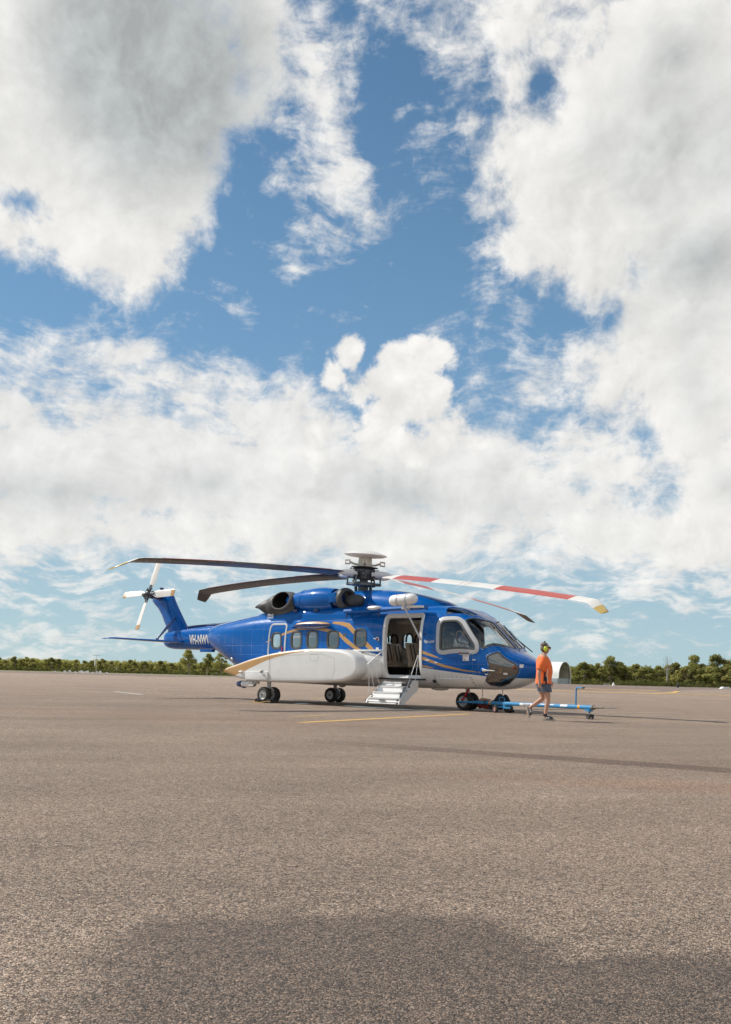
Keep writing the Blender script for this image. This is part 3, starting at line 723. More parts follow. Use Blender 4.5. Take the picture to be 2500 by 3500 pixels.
# emergency exit door at the rear: pale outline, red handle
ex = round_poly(xz([(-2.97, 1.42), (-2.27, 1.42), (-2.22, 2.45), (-2.90, 2.45)]), .12)
exf = ring('exit_door_frame', ex, .028, .035, .012, .0, M['grey'], heli)
MB().box((-2.35, -1.172, 1.62), (.035, .03, .26), ch=.008).build('exit_handle', M['red'], exf)
MB().box((-2.42, -1.160, 1.52), (.15, .012, .14)).build('exit_placard', M['white'], exf)

# ---- interior
lin = skin('cabin_lining', -3.0, 2.98, .05, 150, .07, [k for k in OPEN if k.startswith('win') or k == 'door'], M['beige'], heli, attrs=False)
ck = skin('cockpit_lining', 3.06, 4.35, .06, 150, .06, [k for k in OPEN if k[:3] in ('pil', 'eye', 'wsc')], M['cockpit'], heli, attrs=False)
def bulk(x, name, mat, inset=.07, hole=None):
    S = np.linspace(0, 1, 80, endpoint=False); MB().loft([[hp(x, s, inset) + np.array([o, 0, 0]) for s in S] for o in (0, .03)]).build(name, mat, heli, False)
bulk(2.99, 'cockpit_bulkhead', M['beige']); bulk(-3.03, 'rear_bulkhead', M['beige'])
MB().box((0, 0, .835), (5.9, 2.02, .04)).build('cabin_floor', M['cabinfloor'], heli, False)
MB().box((4.0, 0, .9), (1.9, 1.7, .04)).build('cockpit_floor', M['cabinfloor'], heli, False)
mb = MB(); mb.box((1.9, .55, 2.55), (1.9, .5, .10), ch=.03); mb.box((2.2, 1.0, 2.35), (1.5, .06, .06), ch=.02); mb.build('overhead_duct', M['beige'], heli)
def seat(x, y, face, back_mat):
    """face +1 looks forward; a two-place pair is two seats"""
    s_ = MB()
    s_.box((x, y, 1.235), (.46, .44, .09), ch=.03); o = s_.build('cabin_seat', M['leather'], heli)
    rot = Matrix.Rotation(R_(-14) * face, 3, 'Y')
    MB().box((x - .24 * face, y, 1.58), (.10, .43, .68), rot, ch=.03).build('seat_back', M['leather'], o)
    hb = []
    for k in range(13):
        t = math.pi * k / 12
        hb.append(Vector((x - .34 * face, y + .17 * math.cos(t), 1.93 + .26 * math.sin(t) ** .6)))
    MB().tube(hb, .03, 8).build('head_frame', M['black'], o)
    b = MB(); b.box((x, y, 1.16), (.44, .42, .05)); b.box((x + .12, y, 1.0), (.04, .38, .30)); b.box((x - .14, y, 1.0), (.04, .38, .30)); b.build('seat_leg', M['black'], o)
    st = MB(); st.box((x - .19 * face, y - .09, 1.62), (.012, .045, .5), rot); st.box((x - .19 * face, y + .09, 1.62), (.012, .045, .5), rot); st.build('harness', M['cockpit'], o)
for x, y in ((1.80, .30), (1.80, .76), (.90, .30), (.90, .76), (-.2, .30), (-.2, .76), (.35, -.72), (-.75, -.72), (-1.7, -.72)): seat(x, y, 1, None)
# cockpit fittings
def pseat(y):
    o = MB().box((3.72, y, 1.28), (.48, .48, .10), ch=.03).build('pilot_seat', M['cockpit'], heli)
    MB().box((3.46, y, 1.68), (.11, .46, .82), Matrix.Rotation(R_(-10), 3, 'Y'), ch=.04).build('seat_back', M['cockpit'], o)
    MB().box((3.38, y, 2.17), (.09, .26, .20), ch=.03).build('headrest', M['cockpit'], o)
    MB().box((3.72, y, 1.07), (.40, .36, .34)).build('seat_base', M['cockpit'], o)
pseat(-.52); pseat(.52)
S = [(.82 * math.cos(math.pi * k / 16), .33 * math.sin(math.pi * k / 16)) for k in range(17)]
gs = MB(); gs.loft([[(4.62 + dx, y, 1.56 + z * sc) for y, z in S] for dx, sc in ((0, 1.0), (.3, .85), (.55, .35))], cap=True); gs.build('glare_shield', M['cockpit'], heli)
pn = MB().box((4.60, 0, 1.36), (.06, 1.6, .48), Matrix.Rotation(R_(-12), 3, 'Y')).build('instrument_panel', M['cockpit'], heli)
for y in (-.6, -.3, .3, .6): MB().box((4.555, y, 1.40), (.02, .24, .2), Matrix.Rotation(R_(-12), 3, 'Y'), ch=.006).build('instrument_display', M['black'], pn)
MB().box((4.1, 0, 1.12), (.9, .30, .40), ch=.03).build('centre_console', M['cockpit'], heli)
for y in (-.52, .52): MB().tube([(4.22, y, .92), (4.26, y, 1.25), (4.18, y, 1.42)], [.022, .018, .025], 8).build('control_stick', M['black'], heli)
# wipers
for sgn in (-1, 1):
    a = hp(5.23, .398 if sgn < 0 else .602) + hn(5.23, .398 if sgn < 0 else .602) * .03; b = hp(4.78, .437 if sgn < 0 else .563) + hn(4.78, .437 if sgn < 0 else .563) * .05
    wpr = MB().tube([a, b], [.014, .010], 6).build('wiper', M['steel'], heli)
    b0 = hp(4.62, .446 if sgn < 0 else .554) + hn(4.62, .446 if sgn < 0 else .554) * .035; b1 = hp(5.05, .44 if sgn < 0 else .56) + hn(5.05, .44 if sgn < 0 else .56) * .035
    MB().tube([b0, b1], .014, 6).build('wiper_blade', M['black'], wpr)
MB().tube([Vector((5.12, .35, 1.98)), Vector((5.62, .25, 1.66))], .014, 6).build('temperature_probe', M['black'], heli)
# white sill board below the cockpit, bolts, pitot and other small fittings on the nose
def sface(x, z, off=.006, side=-1):
    s = s_of_z(float(x), float(z), side); return Vector(hp(float(x), s) + hn(float(x), s) * off)
def spatch(name, pts, mat, parent, off=.005, grid=4):
    """thin plate lying on the hull; pts = 4 corners in side view (x,z), counter-clockwise"""
    p = [np.array(q, float) for q in pts]; v = []; f = []
    for o in (0, off):
        for i in range(grid + 1):
            for j in range(grid + 1):
                a, b = i / grid, j / grid; q = (p[0] * (1 - a) + p[1] * a) * (1 - b) + (p[3] * (1 - a) + p[2] * a) * b
                v.append(sface(q[0], q[1], o))
    g = grid + 1; N = g * g
    for i in range(grid):
        for j in range(grid): f.append((N + i * g + j, N + (i + 1) * g + j, N + (i + 1) * g + j + 1, N + i * g + j + 1))
    bd = [(i, 0) for i in range(g)] + [(grid, j) for j in range(1, g)] + [(i, grid) for i in range(grid - 1, -1, -1)] + [(0, j) for j in range(grid - 1, 0, -1)]
    for k in range(len(bd)):
        a = bd[k][0] * g + bd[k][1]; b = bd[(k + 1) % len(bd)]; b = b[0] * g + b[1]; f.append((a, b, N + b, N + a))
    mb = MB(); mb.add(v, f); return mb.build(name, mat, parent, True, 30)
def text_mesh(txt, size, shear=0.0, sx=1.0, bold=0.0):
    cu = bpy.data.curves.new('lettering', 'FONT'); cu.body = txt; cu.size = size; cu.shear = shear; cu.fill_mode = 'FRONT' if hasattr(cu, 'fill_mode') else 'FRONT'
    cu.offset = bold; cu.dimensions = '2D'; cu.resolution_u = 3
    ob = bpy.data.objects.new('lettering_tmp', cu); COL.objects.link(ob)
    dg = bpy.context.evaluated_depsgraph_get(); me = bpy.data.meshes.new_from_object(ob.evaluated_get(dg))
    bpy.data.objects.remove(ob); bpy.data.curves.remove(cu)
    bm = bmesh.new(); bm.from_mesh(me)
    for _ in range(3):
        es = [e for e in bm.edges if e.calc_length() > size * .22]
        if es: bmesh.ops.subdivide_edges(bm, edges=es, cuts=1, use_grid_fill=False); bmesh.ops.triangulate(bm, faces=bm.faces)
    for v in bm.verts: v.co.x *= sx
    bm.to_mesh(me); bm.free(); return me
def lettering(name, txt, size, fn, mat, parent, shear=0.0, sx=1.0, bold=0.0):
    me = text_mesh(txt, size, shear, sx, bold)
    for v in me.vertices: v.co = fn(v.co.x, v.co.y)
    return link_mesh(name, me, mat, parent, False)

# ---- fittings on the nose and side
o = spatch('step_panel', [(3.36, .69), (4.36, .69), (4.40, .895), (3.33, .895)], M['white'], heli, .030, 8)
bl = MB()
for k in range(9): p = sface(3.30 + k * .14, .925, .01); bl.ell(p, (.012, .012, .012), 6, 4)
for z in (.72, .80, .87): bl.ell(sface(4.44, z, .01), (.012, .012, .012), 6, 4); bl.ell(sface(3.27, z, .01), (.012, .012, .012), 6, 4)
bl.build('panel_bolts', M['black'], o)['kind'] = 'stuff'
p = sface(4.83, 1.13, .0); mb = MB(); mb.ell(p, (.10, .05, .07), 12, 8); pit = mb.build('pitot_mount', M['blue'], heli)
mb = MB(); q = p + Vector((.03, -.06, -.01)); mb.tube([q, q + Vector((.12, -.02, 0)), q + Vector((.36, -.02, -.005))], [.045, .022, .012], 8); mb.build('pitot_tube', M['cream'], pit)
lb = spatch('exit_placard', [(4.24, 1.37), (4.42, 1.37), (4.42, 1.53), (4.24, 1.53)], M['white'], heli)
lettering('exit_lettering', 'EXIT', .065, lambda x, y: sface(4.255 + x, 1.475 + y, .008), M['red'], lb)
MB().tube([sface(4.27, 1.44, .012), sface(4.285, 1.40, .012), sface(4.33, 1.395, .012)], .006, 5).build('exit_arrow', M['red'], lb)
lb = spatch('handle_plate', [(4.13, 1.535), (4.44, 1.535), (4.46, 1.61), (4.11, 1.61)], M['grey'], heli, .008)
MB().tube([sface(4.15, 1.575, .02), sface(4.42, 1.575, .02)], .014, 6).build('door_handle', M['dsteel'], lb)
spatch('handle_cap', [(4.13, 1.555), (4.17, 1.555), (4.17, 1.595), (4.13, 1.595)], M['red'], lb, .03)
for x0, z0, w, h in ((4.52, 1.385, .09, .03), (3.05, 1.36, .12, .035), (3.34, 1.30, .10, .03), (4.86, 1.00, .13, .035), (1.32, 1.665, .10, .06), (1.22, 1.97, .12, .025)):
    spatch('placard', [(x0, z0), (x0 + w, z0), (x0 + w, z0 + h), (x0, z0 + h)], M['white'], heli, .004, 2)
spatch('nose_placard', [(5.72, 1.21), (5.80, 1.21), (5.80, 1.30), (5.72, 1.30)], M['white'], heli, .004, 2)
MB().tube([sface(1.37 + .06 * math.cos(t), 1.96 + .06 * math.sin(t), .02) for t in np.linspace(-1.0, 3.4, 9)], .012, 6).build('grab_handle', M['white'], heli)
spatch('door_handle', [(1.36, 1.93), (1.41, 1.93), (1.41, 2.0), (1.36, 2.0)], M['red'], heli, .012, 2)
lettering('name_lettering', 'Vayu Lynd', .115, lambda x, y: sface(2.985 + x, 1.86 + y, .006), M['white'], heli, shear=.35, sx=.70, bold=.002)
spatch('static_port', [(.08, 2.05), (.19, 2.05), (.19, 2.14), (.08, 2.14)], M['cockpit'], heli, .004, 2)
p = sface(3.22, .80, .0); MB().lathe([(.06, -.01), (.06, .02), (.035, .03), (.03, .01), (.0, .01)], p, hn(3.22, s_of_z(3.22, .80)), 14, False).build('fuel_cap', M['dsteel'], heli)
for x in (4.32, 4.95): MB().tube([(x, -.15, .62), (x, -.15, .38)], .012, 6).build('belly_antenna', M['grey'], heli)
MB().ell((3.0, -.3, .585), (.30, .12, .05), 14, 6).build('belly_blister', M['white'], heli)
MB().ell((-.6, -.3, .60), (.12, .10, .07), 10, 6).build('belly_light', M['grey'], heli)
# rivet rows
def rivets():
    v = []; f = []
    def dot(x, z):
        s = s_of_z(x, z); p = hp(x, s); n = hn(x, s)
        for k in OPEN:
            if k[-1] != 'L' and 'winL' not in k and inside(OPEN[k], np.array([x]), np.array([s * GIRTH]))[0]: return
        a = np.cross(n, [0, 0, 1.0]); a /= np.linalg.norm(a); b = np.cross(a, n); o = len(v); r = .0065
        for t in range(5): v.append(p + n * .002 + (a * math.cos(t * 1.2566) + b * math.sin(t * 1.2566)) * r)
        v.append(p + n * .006)
        for t in range(5): f.append((o + t, o + (t + 1) % 5, o + 5))
    for x in (-5.4, -5.0, -4.6, -4.2, -3.7, -3.2, -2.08, -1.48, -1.42, -.8, -.62, .02, .34, 1.05, 3.05, 3.10, 3.30, 3.36, 4.52, 4.70):
        z0 = max(float(HF[0](x)) + .25, 1.0 if x > 2.9 else 1.45); z1 = float(HF[1](x)) - .12
        for z in np.arange(z0, z1, .042): dot(x, float(z))
    for z, xa, xb in ((1.62, 2.98, 3.36), (1.78, -5.6, -3.0), (2.3, -5.4, -3.0), (2.58, 2.98, 3.5), (1.28, 2.98, 4.9), (1.05, 3.4, 4.8), (2.56, -.6, 1.4), (1.5, -5.3, -3.1)):
        for x in np.arange(xa, xb, .042): dot(float(x), z)
    for poly in (chn, wsc, eye):
        P = dens(np.array(poly), .055); c = P.mean(axis=0)
        for q in P:
            d = q - c; q = q + d / np.linalg.norm(d) * .045; s = q[1] / GIRTH; p = hp(float(q[0]), float(s)); n = hn(float(q[0]), float(s))
            a = np.cross(n, [.1, 0, 1.0]); a /= np.linalg.norm(a); b = np.cross(a, n); o = len(v)
            for t in range(5): v.append(p + n * .002 + (a * math.cos(t * 1.2566) + b * math.sin(t * 1.2566)) * .009)
            v.append(p + n * .008)
            for t in range(5): f.append((o + t, o + (t + 1) % 5, o + 5))
    o = from_pd('rivets', v, f, M['rivet'], heli, False); o['kind'] = 'stuff'
M['rivet'] = pmat('rivet_heads', (.30, .42, .60), .35, .3, 0, .1, 8)
rivets()

# ---- engine deck, pylon cowl
def halfsec(x, hw, zt, zb, n=3.0, k=20, y0=0.0):
    return [(x, y0 - hw * math.copysign(abs(math.cos(t)) ** (2 / n), math.cos(t)), zb + (zt - zb) * max(0, math.sin(t)) ** (2 / n)) for t in np.linspace(0, math.pi, k)]
mb = MB(); mb.loft([halfsec(x, hw, zt, zb, 4.5) for x, hw, zt, zb in ((-4.3, .45, 2.84, 2.5), (-3.6, .85, 2.90, 2.5), (-3.0, 1.02, 2.95, 2.5), (-1.5, 1.06, 2.99, 2.5), (.2, 1.05, 3.00, 2.5), (.9, .98, 3.00, 2.55), (1.5, .85, 2.99, 2.6), (2.0, .7, 2.97, 2.7))]); mb.build('engine_deck', M['blue'], heli, True, 50)
ct = pchip([-3.9, -3.2, -2.4, -1.6, 0, .6, 1.46, 2.47, 2.9, 3.2, 3.32], [2.86, 3.05, 3.34, 3.44, 3.50, 3.50, 3.43, 3.24, 3.12, 3.01, 2.94])
chw = pchip([-3.9, -3.2, -2.4, -1.6, 0, .6, 1.46, 2.47, 2.9, 3.2, 3.32], [.2, .30, .42, .5, .62, .68, .70, .60, .48, .33, .15])
mb = MB(); mb.loft([halfsec(float(x), float(chw(x)) * 1.08, float(ct(x)), 2.70, 2.7, 26) for x in np.linspace(-3.9, 3.32, 44)]); cowl = mb.build('rotor_pylon_cowl', M['blue'], heli, True, 60)
MB().loft([[(x, -.75 * 1.0, 0) for x in (0,)] * 3, [(0, 0, 0)] * 3]) if False else None
mb = MB(); mb.tube([(.62, float(-chw(.62)) * 1.09, 2.9), (.62, float(-chw(.62)) * 1.02, 3.2), (.62, -.42, 3.475)], .008, 5); mb.build('cowl_seam', M['navy'], cowl)
mb = MB(); mb.prism([(-2.75, 3.37), (-1.7, 3.46), (-1.7, 3.40), (-2.75, 3.34)], (0, 0, 0), (1, 0, 0), (0, 0, 1), .7); mb.build('cowl_lip', M['navy'], cowl, False)
def engine(sg):
    y = .80 * sg
    mb = MB(); mb.lathe([(.19, -2.40), (.22, -2.32), (.255, -2.1), (.315, -1.78), (.365, -1.42), (.382, -1.12), (.375, -.85), (.345, -.6), (.33, -.5), (.30, -.5), (.30, -.7)], (0, y, 3.185), (1, 0, 0), 36, True)
    e = mb.build('engine_nacelle', M['blue'], heli, True, 50)
    MB().lathe([(.31, -1.80), (.325, -1.78), (.335, -1.72), (.33, -1.70)], (0, y, 3.185), (1, 0, 0), 36, False).build('nacelle_band', M['blue'], e)
    # bypass gap and air intake
    MB().lathe([(.27, -.55), (.27, -.15)], (0, y, 3.20), (1, 0, 0), 30, True).build('intake_plenum', M['navy'], e)
    MB().box((-.42, y + .16 * sg, 3.22), (.34, .34, .30), ch=.04).build('intake_bracket', M['blue'], e)
    it = MB(); it.lathe([(.27, -.34), (.315, -.28), (.335, -.16), (.325, -.06), (.30, .0), (.24, .02), (.20, -.02), (.19, -.14), (.0, -.16)], (0, y + .06 * sg, 3.20), (1.0, .32 * sg, .03), 34, False); it.build('engine_intake', M['intake'], heli, True, 60)
    sp = MB(); sp.lathe([(.17, -.05), (.20, .08), (.205, .20), (.19, .33), (.15, .43), (.08, .49), (.0, .50)], (.0, y - .06 * sg, 3.13), (1, 0, -.02), 26, False); sp.build('intake_plug', M['intake'], heli, True, 60)
    # exhaust: swept fairing and a round mouth turned outwards
    ex_ = MB(); st = []
    for x, zt, zb, w in ((-2.02, 3.38, 2.90, .20), (-2.25, 3.46, 2.78, .25), (-2.65, 3.46, 2.70, .27), (-2.95, 3.39, 2.69, .27), (-3.2, 3.30, 2.73, .25), (-3.40, 3.22, 2.83, .26), (-3.58, 3.15, 2.93, .19), (-3.74, 3.09, 2.985, .11), (-3.84, 3.045, 3.005, .04)):
        st.append([(x, y + .08 * sg * (1 if x > -3 else .6) + w * math.cos(t), (zt + zb) / 2 + (zt - zb) / 2 * math.sin(t)) for t in np.linspace(0, 2 * math.pi, 28, endpoint=False)])
    fs_ = [pchip([q[0][0] for q in reversed(st)], [q[j][k] for q in reversed(st)]) for j in range(28) for k in (1, 2)]
    ex_.loft([[(float(x), float(fs_[2 * j](x)), float(fs_[2 * j + 1](x))) for j in range(28)] for x in np.linspace(-2.02, -3.84, 60)]); ex = ex_.build('exhaust_fairing', M['soot'], heli, True, 60)
    bm = bmesh.new(); bm.from_mesh(ex.data)                                   # the open mouth
    bmesh.ops.delete(bm, geom=[fc for fc in bm.faces if (fc.calc_center_median().y - y) * sg > .08 and ((fc.calc_center_median().x + 2.47) / .37) ** 2 + ((fc.calc_center_median().z - 3.19) / .255) ** 2 < 1], context='FACES'); bm.to_mesh(ex.data); bm.free()
    c = Vector((-2.47, y + .375 * sg, 3.19)); tt = np.linspace(0, 2 * math.pi, 40, endpoint=False)
    def mouth(k, dy): return [c + Vector((.385 * k * math.cos(t) + .10 * math.sin(t) * 0, sg * (dy - .06 * math.sin(t) * k), .268 * k * math.sin(t) + .035 * k * math.cos(t))) for t in tt]
    MB().loft([mouth(1.10, -.26), mouth(1.06, -.06), mouth(1.03, .0), mouth(1.0, .012), mouth(.965, .0), mouth(.94, -.04)], cap=False).build('exhaust_rim', M['exrim'], ex, True, 40)
    MB().loft([mouth(.945, -.03), mouth(.90, -.15), mouth(.80, -.40), mouth(.6, -.60), mouth(.02, -.62)], cap=False).build('exhaust_mouth', M['sootin'], ex, True, 60)
M['exrim'] = pmat('heat_tinted_steel', (.30, .28, .24), .4, .7, 0, .2, 9); M['intake'] = pmat('dark_grey_intake_rubber', (.055, .058, .06), .55, 0, 0, .15, 6)
for sg in (-1, 1): engine(sg)
for x in (-1.95, -1.1): MB().box((x, -.95, 2.86), (.18, .22, .10), ch=.02).build('nacelle_latch', M['navy'], heli)
# danger lettering
def deckface(x, z): return Vector((x, -1.075, z))
lettering('danger_lettering', 'DANGER', .085, lambda x, y: Vector((-3.12 + x, -1.045 - .06 * (x), 2.73 + y)), M['white'], heli, sx=.8, bold=.002)
lettering('danger_lettering', 'EXHAUST', .085, lambda x, y: Vector((-3.12 + x, -1.05 - .06 * (x), 2.64 + y)), M['white'], heli, sx=.72, bold=.002)
# side rail over the door, float pod, white canister
mb = MB(); mb.loft([[(x, -1.02, z + .07), (x, -1.24, z + .06), (x, -1.27, z), (x, -1.24, z - .05), (x, -1.02, z - .07)] for x, z in ((.16, 2.78), (.5, 2.79), (1.6, 2.81), (3.02, 2.84))]); rl = mb.build('door_track', M['blue'], heli, True, 30)
MB().ell((1.28, -1.22, 2.86), (.28, .10, .07), 14, 8).build('track_lamp', M['alu'], rl)
for x in (.25, 1.45): MB().tube([(x, -1.18, 2.74), (x - .04, -1.19, 2.60)], [.03, .02], 8).build('track_roller', M['navy'], rl)
mb = MB(); mb.lathe([(.0, -.46), (.09, -.45), (.14, -.41), (.158, -.33), (.158, .20), (.15, .30), (.125, .38), (.08, .43), (.0, .45)], (2.52, -1.50, 3.04), (1, 0, .05), 28, False); cn = mb.build('raft_canister', M['white'], heli, True, 60)
for x in (-.16, .14): MB().lathe([(.16, x - .03), (.168, x - .025), (.168, x + .025), (.16, x + .03)], (2.52, -1.50, 3.04), (1, 0, .05), 28, False).build('canister_strap', M['grey'], cn)
mb = MB(); mb.box((2.50, -1.46, 2.86), (.10, .10, .10), ch=.02); mb.box((2.50, -1.36, 2.80), (.12, .30, .06), ch=.02); mb.tube([(2.62, -1.46, 2.85), (3.10, -1.36, 2.84)], [.05, .03], 8); mb.build('canister_bracket', M['white'], cn)
MB().tube([(2.54, -1.50, 2.84), (2.97, -1.25, 1.92)], [.022, .028], 8).build('canister_strut', M['grey'], cn)
rot = Matrix.Rotation(R_(0), 3, 'Y'); pod = MB()
for k, (c0, r0) in enumerate((((-1.10, -1.20, 2.395), (.75, .12, .115)),)): pod.ell(c0, r0, 24, 14)
po = pod.build('float_pod', [M['navy'], M['gold']], heli, True, 60)
for pl in po.data.polygons:
    c = pl.center
    if c.z > 2.395 + .055 - .05 * abs(c.x + 1.1) and c.x > -1.72: pl.material_index = 1
mb = MB(); mb.loft([halfsec(x, hw, zt, 2.36, 3, 12, -1.02) for x, hw, zt in ((-2.05, .10, 2.45), (-1.9, .16, 2.58), (-1.5, .17, 2.60), (-1.35, .12, 2.5))]); mb.build('float_pod_root', M['blue'], heli, True, 50)
mb = MB(); mb.box((.86, -1.19, 1.635), (1.36, .06, .055), ch=.018); mb.build('door_rail', M['white'], heli)
MB().tube([(.30, -1.2, 1.67), (.46, -1.24, 1.70)], .02, 6).build('rail_stop', M['navy'], heli)

# ---- sponsons
SP_TOP = pchip([-4.16, -4.05, -3.6, -2.94, -1.84, -.55, -.1, .35], [.97, 1.02, 1.14, 1.315, 1.52, 1.625, 1.63, 1.615])
SP_BOT = pchip([-4.16, -4.05, -3.56, -3.0, -2.17, -.07, .35], [.96, .915, .775, .70, .675, .70, .725])
def sp_out(off):
    u = (1 - np.cos(np.linspace(0, math.pi / 2, 42))) ; xs = -4.16 + u * 4.46                     # aft tip to x = .30
    top = [(x, float(SP_TOP(x))) for x in xs]; bot = [(x, float(SP_BOT(x))) for x in xs]
    zc = 1.12; ta, ba = top[-1][1] - zc, zc - bot[-1][1]; al = np.linspace(0, math.pi / 2, 21)[1:]
    top += [(.30 + .95 * math.sin(t), zc + ta * math.cos(t) ** .92) for t in al]; bot += [(.30 + .95 * math.sin(t), zc - ba * math.cos(t) ** .92) for t in al[:-1]]
    P = np.array(top + bot[:0:-1]); n = len(P); out = []
    for i in range(n):
        t = P[(i + 1) % n] - P[i - 1]; t /= np.linalg.norm(t) + 1e-9; nn = np.array([t[1], -t[0]]); out.append(P[i] - nn * off)
    return out
def sponson(sg):
    mb = MB(); lay = [(.95, .04), (1.60, .04), (1.78, .036), (1.86, .022), (1.905, -.005), (1.92, -.035), (1.923, -.07)]
    rings_ = [[(p[0], sg * y, p[1]) for p in sp_out(o)] for y, o in lay]
    n = len(rings_[0]); mb.loft(rings_, cap=False); L = [tuple(p) for p in rings_[-1]]
    k = 62; cap_f = []; base = (len(rings_) - 1) * n
    # cap built as strips between upper and lower outline
    up = list(range(0, 62)); lo = [0] + list(range(n - 1, 61, -1)) + [61]; assert n == 122, n
    m_ = min(len(up), len(lo))
    for i in range(m_ - 1):
        q = [base + up[i], base + up[i + 1], base + lo[i + 1], base + lo[i]]; q2 = []
        for t in q:
            if t not in q2: q2.append(t)
        if len(q2) > 2: cap_f.append(tuple(q2))
    mb.f += cap_f; mb.mi += [0] * len(cap_f)
    o = mb.build('sponson', M['sponson'], heli, True, 60)
    # forward fairing between sponson and cabin door
    fr = MB(); prof = []
    for x, r, zc, yc in ((.2, .40, 1.16, 1.42), (.7, .395, 1.15, 1.40), (1.05, .36, 1.14, 1.34), (1.35, .31, 1.13, 1.26), (1.47, .25, 1.12, 1.20), (1.52, .12, 1.10, 1.12)):
        prof.append([(x, sg * (yc - .1 + r * .95 * math.cos(t)), zc + r * 1.02 * math.sin(t)) for t in np.linspace(0, 2 * math.pi, 28, endpoint=False)])
    fr.loft(prof); fr.build('sponson_fairing', M['white'], heli, True, 60)
    return o
def sponson_mat():
    mt = bpy.data.materials.new('sponson_paint'); mt.use_nodes = True; nt = NT(mt.node_tree); b = nt.n['Principled BSDF']
    co = nt.new('ShaderNodeTexCoord').outputs['Object']; s = nt.sep(co)
    # lower limit of the gold ribbon as a curve of x
    cv = nt.new('ShaderNodeFloatCurve'); c = cv.mapping.curves[0]
    pts = [(-4.2, .60), (-3.61, .82), (-3.16, .98), (-2.75, 1.13), (-2.18, 1.32), (-1.56, 1.46), (-1.12, 1.53), (-.7, 1.575), (-.2, 1.60), (.2, 1.65), (1.3, 1.75)]
    P = [((x + 4.2) / 5.5, z / 2) for x, z in pts]
    c.points[0].location = P[0]; c.points[1].location = P[-1]
    for p in P[1:-1]: c.points.new(*p)
    for p in c.points: p.handle_type = 'AUTO_CLAMPED' if p.location[0] < .84 else 'VECTOR'
    cv.mapping.update(); nt.put(cv.inputs['Value'], nt.lin(s[0], -4.2, 1.3))
    lim = nt.math('MULTIPLY', cv.outputs[0], 2.0)
    g = nt.math('MULTIPLY', nt.math('GREATER_THAN', s[2], lim), nt.math('GREATER_THAN', nt.math('ABSOLUTE', s[1]), 1.895))
    col = nt.mix(g, (.78, .775, .75, 1), GOLD)
    seam = nt.math('LESS_THAN', nt.math('ABSOLUTE', nt.math('SUBTRACT', s[0], -2.16)), .009)
    col = nt.mix(nt.math('MULTIPLY', seam, .8), col, (.08, .07, .06, 1))
    col = nt.vmath('SCALE', col, scale=nt.lin(nt.noise(co, 2.2, 5, .6), .3, .7, .95, 1.04))
    dr = nt.math('MULTIPLY', nt.smooth(nt.noise(nt.vmath('MULTIPLY', co, (1.0, 1, 3)), 4, 6, .65), .5, .75), nt.smooth(s[2], .95, .65))
    col = nt.mix(nt.math('MULTIPLY', dr, .3), col, (.25, .22, .19, 1))
    nt.put(b.inputs['Base Color'], col); b.inputs['Roughness'].default_value = .38; b.inputs['Coat Weight'].default_value = .35
    return mt
M['sponson'] = sponson_mat()
spo = [sponson(-1), sponson(1)]
# service panel outline, hatch and aft box on the right sponson
def outline(name, pts, y, mat, parent, r=.006):
    P = dens(round_poly(pts, .06, 4), .1); MB().tube([(p[0], y, p[1]) for p in P], r, 4, closed=True, up=(0, 1, 0)).build(name, mat, parent)
M['seam'] = pmat('panel_seam', (.20, .19, .18), .6)
outline('service_panel', [(-2.10, .76), (.35, .80), (.42, 1.05), (.40, 1.38), (-.1, 1.50), (-1.6, 1.44), (-2.10, 1.30)], -1.921, M['seam'], spo[0], .004)
outline('filler_hatch', [(-.52, 1.30), (-.20, 1.30), (-.20, 1.50), (-.52, 1.50)], -1.922, M['seam'], spo[0], .004)
mb = MB(); mb.box((-2.66, -1.945, .82), (.94, .05, .25), ch=.012); bx_ = mb.build('equipment_box', M['white'], spo[0])
sc_ = MB()
for i in range(10):
    for z in (.71, .93): sc_.ell((-3.08 + i * .094, -1.972, z), (.008, .006, .008), 6, 4)
sc_.build('box_screws', M['black'], bx_)['kind'] = 'stuff'
mb = MB(); mb.ell((-3.34, -1.95, .935), (.10, .05, .035), 12, 8); mb.build('position_light', M['white'], spo[0])
MB().ell((-2.45, -1.96, .96), (.05, .05, .05), 10, 6).build('latch', M['steel'], spo[0]); MB().ell((-2.32, -1.985, .85), (.03, .03, .03), 10, 6).build('latch', M['steel'], spo[0])
MB().tube([(-3.02, -1.90, .69), (-3.06, -1.92, .52), (-2.83, -1.92, .52), (-2.74, -1.90, .68)], .016, 8).build('boarding_step', M['white'], spo[0])
mb = MB(); mb.lathe([(.0, -.50), (.05, -.49), (.085, -.44), (.10, -.33), (.11, .20), (.09, .26)], (-3.22, -1.72, .565), (1, 0, .03), 18, False); tl = mb.build('skid_light', M['white'], spo[0], True, 60)
mb = MB(); mb.lathe([(.0, -.505), (.053, -.494), (.089, -.444), (.104, -.33), (.106, -.24)], (-3.22, -1.72, .565), (1, 0, .03), 18, False); mb.build('light_cap', M['navy'], tl, True, 60)
MB().ell((-3.42, -1.72, .50), (.14, .07, .08), 12, 8).build('light_lens', M['navy'], tl)
MB().box((-3.15, -1.6, .68), (.5, .12, .22), ch=.03).build('light_mount', M['white'], tl)
spatch('anti_skid', [(.25, 1.60), (1.05, 1.48), (1.1, 1.52), (.28, 1.65)], M['cockpit'], heli, .01) if False else None
MB().loft([[(x, -1.20, z), (x, -1.45, z - .05), (x, -1.45, z - .055), (x, -1.20, z - .005)] for x, z in ((.05, 1.645), (.9, 1.575))]).build('walkway_strip', M['seam'], heli, False)

